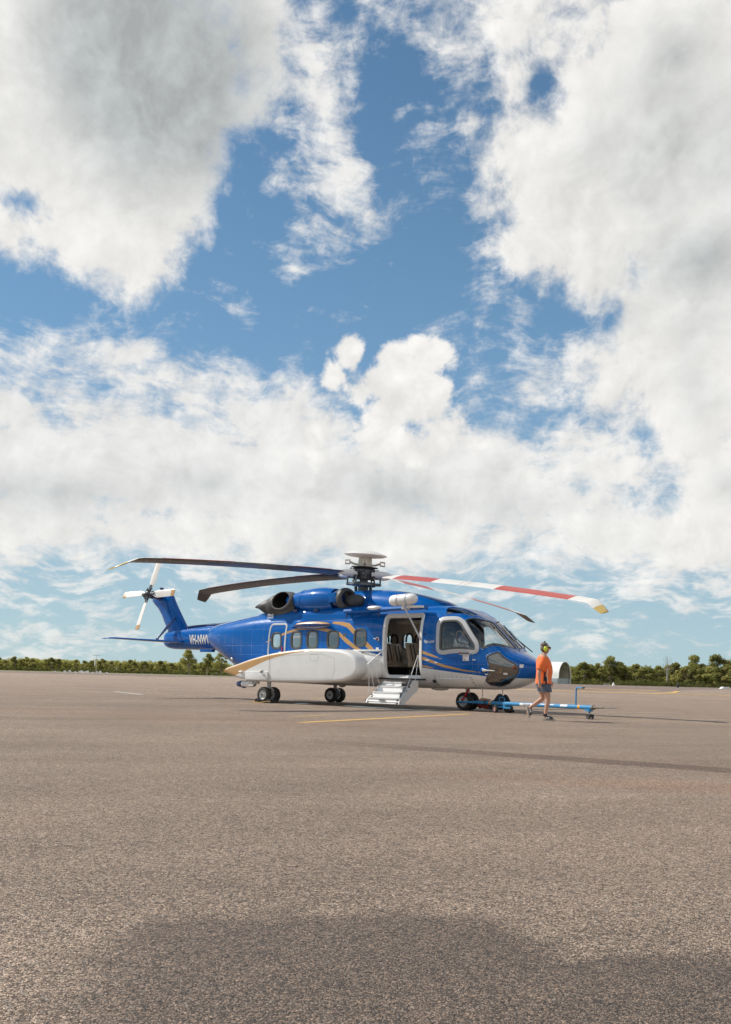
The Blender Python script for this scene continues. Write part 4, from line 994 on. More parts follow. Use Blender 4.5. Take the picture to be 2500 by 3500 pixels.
ss = MB()
for p in dens(round_poly([(-2.12, .74), (.37, .78), (.45, 1.05), (.42, 1.40), (-.1, 1.53), (-1.6, 1.47), (-2.12, 1.33)], .06, 4), .075): ss.ell((p[0], -1.923, p[1]), (.007, .004, .007), 5, 3)
for k in range(22): ss.ell((-3.9 + k * .08, -1.915, .90 - .055 * min(k, 4) + .0 * k), (.006, .005, .006), 5, 3)
ss.build('sponson_screws', M['seam'], spo[0])['kind'] = 'stuff'
spatch('drain_panel', [(3.15, .68), (3.24, .68), (3.24, .75), (3.15, .75)], M['grey'], heli, .004, 2)
for x0, z0, w, h in ((-4.9, 1.62, .16, .10), (-3.75, 2.36, .13, .09), (2.99, 2.32, .10, .10), (3.14, 2.62, .14, .02), (-.32, 2.62, .22, .015), (-1.62, 2.62, .18, .015), (5.35, 1.02, .10, .05)):
    spatch('access_panel', [(x0, z0), (x0 + w, z0), (x0 + w, z0 + h), (x0, z0 + h)], M['blue'] if z0 > 1.1 else M['white'], heli, .006, 3)
MB().ell(sface(3.02, 2.10, .012), (.028, .014, .028), 10, 6).build('sensor_port', M['black'], heli); MB().ell(sface(-4.75, 1.36, .02), (.05, .03, .05), 10, 6).build('tail_light', M['alu'], heli)
# ---- undercarriage
def wheel(x, y, r, w, sg, name='wheel'):
    t = MB(); h = w / 2
    t.lathe([(r * .56, -h * .72), (r * .62, -h * .95), (r * .80, -h), (r * .93, -h * .82), (r * .985, -h * .5), (r, -h * .15), (r, h * .15), (r * .985, h * .5), (r * .93, h * .82), (r * .80, h), (r * .62, h * .95), (r * .56, h * .72)], (x, y, r), (0, 1, 0), 36, False)
    o = t.build(name, M['tyre'], heli, True, 50)
    m_ = MB(); m_.lathe([(0, -h * .9), (r * .13, -h * .9), (r * .16, -h * .72), (r * .30, -h * .55), (r * .47, -h * .62), (r * .55, -h * .86), (r * .585, -h * .80), (r * .585, h * .80), (r * .55, h * .86), (r * .47, h * .62), (r * .30, h * .55), (r * .16, h * .72), (r * .13, h * .9), (0, h * .9)], (x, y, r), (0, 1, 0), 28, False)
    m_.build('rim', M['rim'], o, True, 40)
    hb = MB()
    for s_ in (-1, 1):
        hb.lathe([(r * .12, 0), (r * .12, .02), (0, .02)], (x, y + s_ * h * .85, r), (0, s_, 0), 12, False)
        for k in range(8):
            a = k * math.pi / 4; hb.lathe([(r * .06, 0), (r * .06, .004), (0, .004)], (x + math.cos(a) * r * .34, y + s_ * h * .56, r + math.sin(a) * r * .34), (0, s_, 0), 8, False)
    hb.build('hub', M['dsteel'], o)['kind'] = 'stuff'
for sg in (-1, 1):
    yc = 1.59 * sg
    st = MB().tube([(-2.46, yc, .95), (-2.46, yc, .46)], .065, 14).build('main_gear_strut', M['grey'], heli)
    MB().tube([(-2.46, yc, .50), (-2.46, yc, .24)], .045, 12).build('oleo', M['steel'], st)
    MB().tube([(-2.46, yc - .26, .245), (-2.46, yc + .26, .245)], .035, 10).build('axle', M['dsteel'], st)
    mb = MB(); mb.box((-2.33, yc, .43), (.14, .07, .03), Matrix.Rotation(R_(35), 3, 'Y')); mb.box((-2.33, yc, .34), (.14, .07, .03), Matrix.Rotation(R_(-35), 3, 'Y')); mb.build('torque_link', M['grey'], st)
    for q in (-.2, .2): wheel(-2.46, yc + q, .245, .20, sg)
st = MB().tube([(3.74, 0, .75), (3.74, 0, .44)], .06, 14).build('nose_gear_strut', M['grey'], heli)
MB().tube([(3.74, 0, .48), (3.74, 0, .22)], .042, 12).build('oleo', M['steel'], st)
MB().tube([(3.74, -.28, .235), (3.74, .28, .235)], .03, 10).build('axle', M['dsteel'], st)
mb = MB(); mb.box((3.86, 0, .42), (.16, .08, .03), Matrix.Rotation(R_(35), 3, 'Y')); mb.box((3.86, 0, .32), (.16, .08, .03), Matrix.Rotation(R_(-35), 3, 'Y')); mb.build('torque_link', M['dsteel'], st)
for q in (-.17, .17): wheel(3.74, q, .255, .175, 1)
MB().tube([(3.98, -.32, .60), (3.74, -.30, .26)], .024, 8).build('steering_lock_strap', M['red'], heli)

# ---- airstair
air = MB(); air.prism([(-1.17, .80), (-1.17, .54), (-1.86, .13), (-2.06, .14), (-2.03, .26), (-1.36, .80)], (2.84, 0, 0), (0, 1, 0), (0, 0, 1), .035)
stair = air.build('airstair', M['white'], heli, False)
MB().prism([(-1.17, .80), (-1.17, .62), (-1.96, .16), (-2.06, .17), (-2.02, .24)], (1.72, 0, 0), (0, 1, 0), (0, 0, 1), .035).build('stringer', M['white'], stair, False)
mb = MB(); mb.loft([[(x, -1.17, .62), (x, -1.15, .60), (x, -1.96, .13), (x, -1.98, .16)] for x in (1.74, 2.82)]); mb.build('stair_underside', M['grey'], stair, False)
for k, (y, z, x0, x1) in enumerate(((-1.30, .735, 1.76, 2.44), (-1.53, .62, 1.76, 2.66), (-1.72, .455, 1.76, 2.70), (-1.91, .29, 1.76, 2.72))):
    t = MB().box(((x0 + x1) / 2, y, z), (x1 - x0, .20, .03), ch=.008).build('step', M['white'], stair)
    MB().box(((x0 + x1) / 2, y - .085, z - .075), (x1 - x0 - .02, .02, .15), Matrix.Rotation(R_(-16), 3, 'X')).build('riser', M['white'], t)
MB().box((2.25, -2.035, .24), (.22, .012, .03)).build('stair_handle', M['dsteel'], stair)
MB().tube([(1.70, -2.0, .20), (2.88, -2.0, .20)], .025, 8).build('stair_foot_bar', M['alu'], stair)
for x, y, z in ((2.865, -1.75, .52), (2.865, -1.62, .62), (1.66, -2.0, .22), (1.70, -1.8, .38)): MB().ell((x, y, z), (.03, .03, .03), 8, 6).build('stair_fitting', M['dsteel'], stair)
for a, b, r in (((1.73, -1.2, 1.71), (1.46, -1.72, 1.21), .020), ((1.50, -1.66, 1.27), (1.66, -1.62, .50), .009), ((1.52, -1.62, 1.28), (1.72, -1.40, .60), .010), ((1.50, -1.66, 1.26), (1.60, -1.80, .40), .009),
                ((2.84, -1.2, 1.51), (2.90, -1.90, .35), .010), ((2.86, -1.19, 1.51), (2.84, -1.32, .70), .009)):
    MB().tube([a, b], r, 8).build('stair_stay', M['alu'], stair)

# ---- tail
BOOM = np.array([(-4.2, 2.2, .62, .60), (-5.2, 2.14, .50, .56), (-6.2, 2.10, .44, .47), (-7.2, 2.085, .415, .40), (-8.2, 2.06, .37, .34), (-8.8, 2.04, .325, .29), (-9.02, 2.04, .27, .24), (-9.14, 2.04, .19, .16), (-9.19, 2.04, .08, .07)])
bo = [pchip(BOOM[::-1, 0], BOOM[::-1, k]) for k in (1, 2, 3)]
def boomp(x, t, off=0.0):
    zc, h, w = [float(f(x)) for f in bo]; e = 2 / 2.6; c, s = math.cos(t), math.sin(t)
    return Vector((x, (w + off) * math.copysign(abs(c) ** e, c), zc + (h + off) * math.copysign(abs(s) ** e, s)))
mb = MB(); mb.loft([[boomp(float(x), t) for t in np.linspace(0, 2 * math.pi, 40, endpoint=False)] for x in np.concatenate([np.linspace(-4.2, -8.8, 30), np.linspace(-8.9, -9.19, 9)])]); boom = mb.build('tail_boom', M['blue'], heli, True, 60)
def boomside(x, z, off=.006):
    zc, h, w = [float(f(x)) for f in bo]; q = min(1, abs(z - zc) / h); return Vector((x, -(w * (1 - q ** 2.6) ** (1 / 2.6) + off), z))
lettering('registration', 'VH-NWV', .44, lambda x, y: boomside(-7.50 + x, 1.875 + y), M['white'], boom, sx=.60, bold=.014)
mb = MB(); mb.tube([boomp(float(x), math.pi / 2 + .25, .02) for x in np.linspace(-4.6, -7.95, 16)], .05, 8); mb.build('drive_shaft_cover', M['navy'], boom)
MB().box((-6.6, -.36, 1.64), (.62, .14, .10), ch=.02).build('boom_antenna', M['blue'], boom)
MB().prism([(-3.95, 2.80), (-3.78, 2.80), (-3.98, 3.06), (-4.10, 3.08)], (0, 0, 0), (1, 0, 0), (0, 0, 1), .03).build('blade_antenna', M['cream'], heli, False)
# fin: swept, thick, with gearbox bulge
def finsec(xa, xb, z, w, n=20):
    out = []
    for t in np.linspace(0, 2 * math.pi, n, endpoint=False):
        c, s = math.cos(t), math.sin(t); out.append(((xa + xb) / 2 + (xb - xa) / 2 * math.copysign(abs(c) ** .85, c), w * math.copysign(abs(s) ** .8, s), z))
    return out
mb = MB(); mb.loft([finsec(a, b, z, w) for a, b, z, w in ((-9.02, -7.80, 2.20, .20), (-9.06, -7.98, 2.40, .17), (-9.24, -8.18, 2.65, .155), (-9.42, -8.40, 2.95, .145), (-9.62, -8.56, 3.18, .14), (-9.80, -8.66, 3.32, .15), (-9.95, -8.75, 3.46, .16), (-9.98, -8.82, 3.60, .15), (-9.90, -8.90, 3.70, .10))]); fin = mb.build('tail_fin', M['blue'], heli, True, 60)
mb = MB(); mb.tube([(-8.14, -.165, 2.5), (-8.88, -.15, 3.55)], .018, 6); mb.build('fin_edge_strip', M['blue'], fin)
MB().lathe([(.20, 0), (.17, .05), (.11, .20), (.075, .22), (.075, .28), (0, .28)], (-9.50, 0, 3.66), (0, 0, 1), 18, False).build('gearbox_fairing', M['navy'], fin)
MB().lathe([(.13, 0), (.12, .08), (.06, .12), (.06, .17), (0, .17)], (-9.12, 0, 3.67), (0, 0, 1), 16, False).build('anticollision_beacon', M['steel'], fin)
MB().tube([(-9.35, .1, 3.60), (-9.46, -.48, 3.66)], [.20, .13], 16).build('tail_gearbox', M['navy'], fin)
def airfoil(chord, thick, n=9):
    u = [(1 - math.cos(math.pi * k / (n - 1))) / 2 for k in range(n)]
    yt = lambda q: thick * chord * 5 * (.2969 * math.sqrt(q) - .126 * q - .3516 * q * q + .2843 * q ** 3 - .1036 * q ** 4)
    return [(q * chord, yt(q)) for q in u] + [(q * chord, -yt(q) * .7) for q in u[-2:0:-1]]      # (back from nose, up)
mb = MB(); rg = []
for y, xl, ch_, z in ((.2, -7.78, .93, 1.93), (-.35, -7.80, .92, 1.93), (-1.5, -8.12, .75, 1.95), (-2.75, -8.46, .55, 1.97), (-2.88, -8.58, .44, 1.965), (-2.93, -8.80, .26, 1.95)):
    rg.append([(xl - a, y, z + b) for a, b in airfoil(ch_, .13)])
mb.loft(rg); stab = mb.build('stabilizer', M['blue'], heli, True, 60)
MB().tube([(-8.55, -.14, 2.82), (-8.4, -.65, 2.44), (-8.22, -1.2, 2.02)], [.022, .05, .022], 8).build('stabilizer_strut', M['navy'], heli)
MB().box((-8.24, -1.2, 2.0), (.12, .03, .08)).build('strut_bracket', M['dsteel'], stab)

# ---- tail rotor
TH = Vector((-9.48, -.62, 3.67)); cant = R_(20); du = Vector((0, math.sin(cant), math.cos(cant))); dx_ = Vector((1, 0, 0)); dn = dx_.cross(du)   # dn points to the right side
if dn.y > 0: dn = -dn
th = MB(); th.lathe([(.11, -.22), (.11, .02), (.07, .10), (.0, .12)], TH, dn, 16, False); rnd = random.Random(3)
for k in range(26):
    a = rnd.uniform(0, 6.28); r = rnd.uniform(.08, .22); th.ell(TH + dx_ * (r * math.cos(a)) + du * (r * math.sin(a)) + dn * rnd.uniform(-.1, .1), (rnd.uniform(.02, .045),) * 3, 6, 4)
for k in range(8):
    a = k * math.pi / 4; th.tube([TH + (dx_ * math.cos(a) + du * math.sin(a)) * .05 + dn * .1, TH + (dx_ * math.cos(a + .3) + du * math.sin(a + .3)) * .24 - dn * .02], .018, 6)
trh = th.build('tail_rotor_hub', M['dsteel'], heli)
for k, base in enumerate((2, 91, 182, 271)):
    a = R_(base); e = dx_ * math.cos(a) + du * math.sin(a); t = -dx_ * math.sin(a) + du * math.cos(a); rg = []
    for r, ch_ in ((.24, .13), (.34, .20), (.5, .26), (1.20, .26), (1.38, .25), (1.40, .22)):
        pit_ = R_(16 - 10 * r / 1.40); cdir = t * math.cos(pit_) + dn * math.sin(pit_); nd = e.cross(cdir)
        rg.append([TH + e * r + cdir * (ch_ * .35 - aa) + nd * bb for aa, bb in airfoil(ch_, .13)])
    o = MB(); o.loft(rg[:5], cap=True); b_ = o.build('tail_rotor_blade', M['blade_white'], heli, True, 60)
    tp = MB(); f1 = [[q + (q - (TH + e * 1.31)) * .0 for q in r] for r in rg]
    mid = [Vector(rg[3][i]).lerp(rg[4][i], .12) for i in range(len(rg[3]))]; cen = sum(mid, Vector()) / len(mid)
    def grow(R, s=1.03):
        c = sum((Vector(q) for q in R), Vector()) / len(R); return [c + (Vector(q) - c) * s for q in R]
    tp.loft([grow(mid), grow(rg[4]), grow(rg[5])]); tp.build('blade_tip', M['gold'], b_, True, 60)
    MB().tube([TH + e * .08, TH + e * .34], [.06, .05], 8).build('blade_cuff', M['hubpaint'], b_)

# ---- main rotor
TILT = R_(3.8); up_ = Vector((math.sin(TILT), 0, math.cos(TILT))); fx_ = Vector((math.cos(TILT), 0, -math.sin(TILT))); fy_ = Vector((0, 1, 0)); HC = Vector((-.09, 0, 4.0))
def rp(r, a, h): return HC + (fx_ * math.cos(a) + fy_ * math.sin(a)) * r + up_ * h
mb = MB(); mb.lathe([(.16, -.62), (.16, -.30), (.13, -.28), (.13, -.12)], HC, up_, 24); mast = mb.build('rotor_mast', M['hubpaint'], heli)
mb = MB(); mb.lathe([(.20, -.38), (.34, -.37), (.40, -.33), (.40, -.27), (.33, -.235), (.20, -.23)], HC, up_, 32)
for k in range(4):
    a = R_(82.6 + 18) + k * math.pi / 2; mb.tube([rp(.3, a, -.30), rp(.54, a, -.30)], [.06, .045], 8); mb.ell(rp(.56, a, -.30), (.05, .05, .05), 8, 6)
sw = mb.build('swashplate', M['hubpaint'], heli)
rnd = random.Random(5); mb = MB()
for k in range(3):
    a = 1.2 + k * 2.09; MB().tube([rp(.24, a, -.58), rp(.27, a, -.38)], .05, 10).build('servo_actuator', M['dsteel'], sw)
for k in range(2):
    a = .4 + k * math.pi; MB().tube([rp(.14, a, -.12), rp(.34, a, -.18), rp(.335, a, -.21), rp(.33, a, -.28)], [.025, .028, .03, .03], 6).build('scissor_link', M['dsteel'], sw)
hub = MB(); hub.lathe([(.18, -.16), (.33, -.15), (.36, -.06), (.34, .0), (.36, .06), (.33, .15), (.30, .19), (.40, .20), (.42, .215), (.40, .23), (.20, .235)], HC, up_, 30)
for k in range(60):
    a = rnd.uniform(0, 6.28); r = rnd.uniform(.30, .48); h = rnd.uniform(-.15, .16); s_ = rnd.uniform(.02, .05); hub.ell(rp(r, a, h), (s_, s_, s_ * rnd.uniform(.6, 1.3)), 6, 4)
for k in range(16):
    a = rnd.uniform(0, 6.28); hub.tube([rp(.36, a, rnd.uniform(-.14, .14)), rp(.50, a + rnd.uniform(-.3, .3), rnd.uniform(-.14, .14))], .016, 5)
hubo = hub.build('rotor_hub', M['dsteel'], heli)
mb = MB(); mb.lathe([(.22, .225), (.23, .26), (.215, .30), (.20, .52), (.215, .545)], HC, up_, 28); col_ = mb.build('beanie_column', M['cream'], heli)
mb = MB(); mb.lathe([(.0, .53), (.30, .515), (.56, .545), (.645, .575), (.655, .59), (.60, .622), (.42, .685), (.22, .722), (.0, .735)], HC, up_, 44, False); mb.build('rotor_head_fairing', M['blade_white'], heli, True, 50)
for k in range(4):
    a = R_(82.6 + 45) + k * math.pi / 2; mb = MB(); mb.tube([rp(.20, a, .29), rp(.32, a, .30), rp(.48, a, .36)], [.03, .03, .035], 8)
    tg = Vector((-math.sin(a), math.cos(a), 0)); rr_ = [rp(.47, a, .41) , rp(.60, a, .40), rp(.60, a, .29), rp(.47, a, .30)]
    for s_ in (-.05, .05): mb.tube([q + tg * s_ for q in rr_], .022, 6, closed=True, up=tg)
    mb.build('vibration_absorber', M['cream'], heli)
RB = 8.585
def blade(k):
    a = R_(85.0) + k * math.pi / 2; ca, sa = math.cos(a), math.sin(a)
    e = fx_ * ca + fy_ * sa; t = -fx_ * sa + fy_ * ca
    droop = (.62, .78, .45, .60)[k]
    def ctr(r): q = max(0, (r - .5) / (RB - .5)); return HC + e * r - up_ * (droop * (.45 * q + .55 * q ** 2))
    rs = sorted(set([.95, 1.02, 1.12, 1.51, 2.2, 2.98, 4.0, 4.6, 5.17, 6.3, 7.49, 8.0, 8.12, 8.33, 8.46, RB])); rg = []
    for r in rs:
        ch_ = .56 if r < 8.2 else .56 - .16 * (r - 8.2) / (RB - 8.2)
        if r < 1.1: ch_ = .30 + .26 * (r - .95) / .15
        pt_ = R_(15.5 - 3.5 * r / RB); cdir = t * math.cos(pt_) + up_ * math.sin(pt_); nd = e.cross(cdir)
        sweep = 0 if r < 7.95 else (r - 7.95) * .55; an = 0 if r < 8.12 else (r - 8.12) * .36
        c0 = ctr(r) - up_ * an
        rg.append([c0 + cdir * (ch_ * .28 - aa - sweep) + nd * bb for aa, bb in airfoil(ch_, .11)])
    v = [q for R in rg for q in R]; n = len(rg[0]); f = []; mi = []
    band = [0, 0, 0, 1, 1, 0, 0, 0, 1, 1, 0, 0, 0, 2, 2]
    for i in range(len(rs) - 1):
        for j in range(n):
            l = (j + 1) % n; f.append((i * n + j, i * n + l, (i + 1) * n + l, (i + 1) * n + j)); mi.append(band[i] if j < 8 else 3)
    f.append(tuple(range(n))[::-1]); mi.append(3); f.append(tuple((len(rs) - 1) * n + j for j in range(n))); mi.append(2)
    o = from_pd('rotor_blade', v, f, [M['blade_white'], M['blade_red'], M['blade_yellow'], M['blade_dark']], heli, True, 60, mi)
    bm = bmesh.new(); bm.from_mesh(o.data); bmesh.ops.recalc_face_normals(bm, faces=bm.faces); bm.to_mesh(o.data); bm.free()
    # cuff between hub and blade, pitch horn and link
    mb = MB(); mb.tube([rp(.42, a, .0), rp(.55, a, .0), ctr(.9), ctr(1.06)], [.13, .115, .10, .06], 14); mb.build('blade_cuff', M['white'], o, True, 60)
    mb = MB(); mb.box(rp(.44, a, 0), (.18, .22, .24), Matrix.Rotation(a, 3, 'Z'), ch=.03); mb.tube([rp(.5, a, -.08), rp(.55, a + .32, -.08)], .04, 8); mb.build('blade_yoke', M['dsteel'], o)
    MB().tube([rp(.55, a + .32, -.08), rp(.56, a + .31, -.30)], .026, 8).build('pitch_link', M['hubpaint'], o)
    # gold pinstripes across the underside at mid span
    ps = MB()
    for r in (3.95, 4.15):
        R0 = [Vector(q) for q in (lambda i: [rg[i][j].lerp(rg[i + 1][j], (r - rs[i]) / (rs[i + 1] - rs[i])) for j in range(n)])(max(i for i in range(len(rs) - 1) if rs[i] <= r))]
        R1 = [q + e * .02 for q in R0]; c0 = sum(R0, Vector()) / n
        ps.loft([[c0 + (q - c0) * 1.015 for q in R0], [c0 + e * .02 + (q - c0 - e * .02) * 1.015 for q in R1]], cap=False)
    ps.build('blade_stripe', M['gold'], o, True, 30)
for k in range(4): blade(k)
# ------------------------------------------------------------------ people
def skin_mesh(name, nodes, edges, mat, parent=None, root=None, sub=2, sq=None):
    """one continuous surface grown round a skeleton: nodes {k: (pos, radius)}"""
    ks = list(nodes); ix = {k: i for i, k in enumerate(ks)}
    me = bpy.data.meshes.new(name); me.from_pydata([tuple(nodes[k][0]) for k in ks], [(ix[a], ix[b]) for a, b in edges], [])
    ob = bpy.data.objects.new(name, me); COL.objects.link(ob)
    md = ob.modifiers.new('skin', 'SKIN'); md.use_smooth_shade = True
    sv = me.skin_vertices[0].data
    for k in ks:
        r = nodes[k][1]; sv[ix[k]].radius = r if isinstance(r, tuple) else (r, r)
        sv[ix[k]].use_root = (k == (root or ks[0]))
    s2 = ob.modifiers.new('sub', 'SUBSURF'); s2.levels = sub; s2.render_levels = sub
    dg = bpy.context.evaluated_depsgraph_get(); m2 = bpy.data.meshes.new_from_object(ob.evaluated_get(dg))
    bpy.data.objects.remove(ob); bpy.data.meshes.remove(me)
    m2.name = name; m2.materials.clear()
    return link_mesh(name, m2, mat, parent, True, None)
def chain(nodes, edges, names):
    for a, b in zip(names[:-1], names[1:]): edges.append((a, b))
SK = pmat('skin_tone', (.52, .29, .20), .55, 0, 0, .08, 12)
M['hivis'] = pmat('orange_shirt_cloth', (.88, .165, .03), .8, 0, 0, .10, 9, bump=.5, bscale=9, sheen=.2)
M['darkcloth'] = pmat('dark_navy_cloth', (.018, .022, .035), .85, 0, 0, .2, 10, bump=.4, bscale=10)
M['shorts'] = pmat('blue_grey_shorts_cloth', (.085, .105, .145), .85, 0, 0, .15, 10, bump=.5, bscale=10)
M['hair'] = pmat('brown_grey_hair', (.17, .125, .095), .7, 0, 0, .3, 30, bump=.5, bscale=90)
M['lime'] = pmat('lime_plastic', (.62, .72, .03), .35, 0, .2, .04, 10)
M['sole'] = pmat('pale_sole_rubber', (.36, .34, .30), .7, 0, 0, .1, 10)
M['shoe'] = pmat('dark_shoe_mesh', (.06, .065, .06), .8, 0, 0, .3, 25)
M['shirtwhite'] = pmat('white_shirt_cloth', (.84, .83, .80), .8, 0, 0, .06, 8, bump=.4, bscale=10)
M['redcloth'] = pmat('dark_red_cloth', (.30, .045, .03), .85, 0, 0, .12, 9, bump=.4, bscale=10)

def hand(nodes, edges, wrist, tag_, w, d, side, curl=.35):
    """palm and five curled fingers from the wrist along direction d; side = thumb direction"""
    w = Vector(w); d = Vector(d).normalized(); s = Vector(side).normalized(); n = d.cross(s).normalized()
    pm = tag_ + 'palm'; nodes[pm] = (w + d * .05, (.034, .020)); edges.append((wrist, pm))
    for i, (o, L) in enumerate(((.030, .075), (.010, .085), (-.010, .080), (-.030, .062))):
        a, b, c = tag_ + 'f%da' % i, tag_ + 'f%db' % i, tag_ + 'f%dc' % i
        p0 = w + d * .095 + s * o; p1 = p0 + (d * math.cos(curl) + n * math.sin(curl)) * L * .55; p2 = p1 + (d * math.cos(curl * 2.4) + n * math.sin(curl * 2.4)) * L * .45
        nodes[a] = (p0, .0115); nodes[b] = (p1, .010); nodes[c] = (p2, .0085); edges += [(pm, a), (a, b), (b, c)]
    a, b = tag_ + 't0', tag_ + 't1'
    nodes[a] = (w + d * .055 + s * .042, .0125); nodes[b] = (w + d * .095 + s * .055 + n * .012, .010); edges += [(pm, a), (a, b)]
def headset(nodes, edges, base, c, f, up, r=1.0):
    """neck, jaw, skull and nose"""
    c, f, up = Vector(c), Vector(f).normalized(), Vector(up).normalized()
    nodes['jaw'] = (c + f * .030 * r - up * .085 * r, (.058 * r, .060 * r)); nodes['face'] = (c + f * .022 * r - up * .01 * r, (.076 * r, .086 * r)); nodes['skull'] = (c - f * .012 * r + up * .045 * r, (.078 * r, .092 * r)); nodes['crown'] = (c - f * .015 * r + up * .085 * r, (.050 * r, .060 * r))
    edges += [(base, 'jaw'), ('jaw', 'face'), ('face', 'skull'), ('skull', 'crown')]

# walker: x forward, y left (away from the viewer), z up
man = empty('person', cw(4.10, 22.05), YAW)
tag(man, 'man in orange shirt, blue-grey shorts and lime earmuffs walking past the nose', 'person')
N = {}; E = []
N['pelvis'] = (Vector((-.045, 0, .84)), (.15, .115)); N['waist'] = (Vector((-.05, 0, .99)), (.15, .115)); N['chest'] = (Vector((-.055, 0, 1.20)), (.165, .125)); N['collar'] = (Vector((-.07, 0, 1.40)), (.12, .09)); N['neck'] = (Vector((-.065, 0, 1.475)), .058)
E += [('pelvis', 'waist'), ('waist', 'chest'), ('chest', 'collar'), ('collar', 'neck')]
headset(N, E, 'neck', (-.025, 0, 1.615), (1, 0, -.05), (-.05, 0, 1))
for t, s, pts in (('r', -1, [((-.10, -.20, 1.375), .062), ((-.185, -.255, 1.13), .046), ((-.20, -.265, 1.03), .042), ((-.185, -.25, .875), .029)]), ('l', 1, [((-.05, .20, 1.375), .062), ((.055, .25, 1.12), .046), ((.10, .25, 1.02), .042), ((.145, .235, .895), .029)])):
    for i, (p, r) in enumerate(pts): N[t + 'a%d' % i] = (Vector(p), r)
    E.append(('collar', t + 'a0')); chain(N, E, [t + 'a%d' % i for i in range(4)])
hand(N, E, 'ra3', 'r', (-.185, -.25, .875), (.05, .0, -1), (1, .2, 0)); hand(N, E, 'la3', 'l', (.145, .235, .895), (.22, 0, -1), (1, -.2, .1))
for t, y, pts in (('r', -.1, [((-.02, -.10, .74), .098), ((.015, -.10, .60), .082), ((.045, -.10, .485), .060), ((.03, -.10, .36), .058), ((.005, -.10, .22), .043), ((-.012, -.10, .10), .037), ((.02, -.10, .045), .040), ((.13, -.11, .035), .036), ((.19, -.115, .03), .026)]),
                  ('l', .1, [((-.055, .10, .74), .098), ((-.045, .10, .60), .082), ((-.04, .10, .475), .060), ((-.14, .10, .405), .058), ((-.235, .10, .335), .042), ((-.30, .10, .285), .036), ((-.335, .10, .255), .038), ((-.355, .10, .16), .036), ((-.345, .10, .085), .028)])):
    for i, (p, r) in enumerate(pts): N[t + 'l%d' % i] = (Vector(p), r)
    E.append(('pelvis', t + 'l0')); chain(N, E, [t + 'l%d' % i for i in range(9)])
skin_mesh('body', N, E, SK, man, 'pelvis', 2)
# shirt
def ering(cx, cy, z, rx, ry, n=28, ph=0.0, wob=0.0):
    return [(cx + rx * math.cos(t) * (1 + wob * math.sin(5 * t + ph)), cy + ry * math.sin(t) * (1 + wob * math.sin(4 * t + ph)), z) for t in np.linspace(0, 2 * math.pi, n, endpoint=False)]
sh = MB(); sh.loft([ering(-.050, 0, .815, .178, .205, ph=1, wob=.03), ering(-.052, 0, .87, .176, .204, ph=1.4, wob=.03), ering(-.045, 0, .97, .174, .200, ph=2, wob=.025), ering(-.035, 0, 1.08, .180, .203, ph=2.6, wob=.02), ering(-.045, 0, 1.20, .178, .210, ph=3, wob=.015), ering(-.062, 0, 1.31, .160, .212), ering(-.072, 0, 1.38, .128, .195), ering(-.075, 0, 1.425, .098, .13), ering(-.075, 0, 1.455, .076, .085)])
for pts, rs in (([(-.088, -.165, 1.365), (-.125, -.215, 1.27), (-.16, -.243, 1.19), (-.178, -.252, 1.12)], [.088, .094, .092, .088]), ([(-.05, .165, 1.365), (-.01, .215, 1.27), (.03, .243, 1.19), (.055, .25, 1.13)], [.088, .092, .088, .084])): sh.tube(pts, rs, 18)
shirt = sh.build('shirt', [M['hivis'], M['darkcloth']], man, True, 70)
for p in shirt.data.polygons:                # dark side panel and collar
    c = p.center
    if (abs(c.y) > .12 and c.z < 1.14 and -.105 < c.x < -.02 and math.hypot(c.x + .16, abs(c.y) - .245) > .10) or c.z > 1.44: p.material_index = 1
MB().tube([(.0, -.206, 1.14), (-.012, -.202, 1.0), (.01, -.198, .86)], .008, 5).build('piping', M['white'], shirt)
skin_mesh('collar', {'a': (Vector((-.075, 0, 1.435)), .082), 'b': (Vector((-.06, 0, 1.495)), .072)}, [('a', 'b')], M['darkcloth'], shirt, 'a', 2)
# shorts
sr = MB(); sr.loft([ering(-.045, 0, .90, .155, .182), ering(-.045, 0, .82, .165, .192), ering(-.04, 0, .75, .160, .19), ering(-.035, 0, .715, .10, .12)])
sr.loft([ering(-.03, -.09, .79, .125, .10), ering(-.012, -.10, .71, .125, .105, ph=1, wob=.03), ering(.004, -.105, .63, .120, .108, ph=2, wob=.04), ering(.004, -.105, .632, .10, .09)]); sr.loft([ering(-.05, .09, .79, .125, .10), ering(-.05, .10, .71, .122, .105), ering(-.048, .10, .64, .118, .105), ering(-.048, .10, .642, .10, .09)])
sr.build('shorts', M['shorts'], man, True, 60)
# shoes
def shoe(heel, toe, up):
    heel, toe, up = Vector(heel), Vector(toe), Vector(up).normalized(); d = (toe - heel); L = d.length; d.normalize()
    N = {'h': (heel + up * .055 + d * .035, (.056, .060)), 'm': (heel + up * .055 + d * L * .45, (.058, .056)), 't': (heel + up * .042 + d * L * .86, (.052, .040)), 'a': (heel + up * .11 + d * .045, .052)}
    o = skin_mesh('shoe', N, [('h', 'm'), ('m', 't'), ('h', 'a')], M['shoe'], man, 'h', 2)
    s_ = d.cross(up).normalized(); out = []
    for t, w in ((-.02, .028), (0, .042), (.25, .044), (.55, .046), (.85, .044), (1.0, .03), (1.04, .012)): out.append((t, w))
    rg = [[heel + d * (t * L) + s_ * w * q + up * h for q, h in ((-1, .0), (1, .0), (1, .028), (-1, .028))] for t, w in out]
    MB().loft(rg).build('sole', M['sole'], o, True, 40)
    for sg in (-1, 1): MB().prism([(.06, .04), (.09, .09), (.11, .06), (.14, .09), (.15, .04), (.125, .04), (.12, .06), (.105, .04), (.085, .065), (.08, .04)], heel + s_ * (.053 * sg), d, up, .004).build('shoe_mark', M['white'], o, False)
shoe((-.075, -.10, 0), (.205, -.115, 0), (0, 0, 1)); shoe((-.400, .10, .30), (-.345, .10, .045), (1, 0, .22))
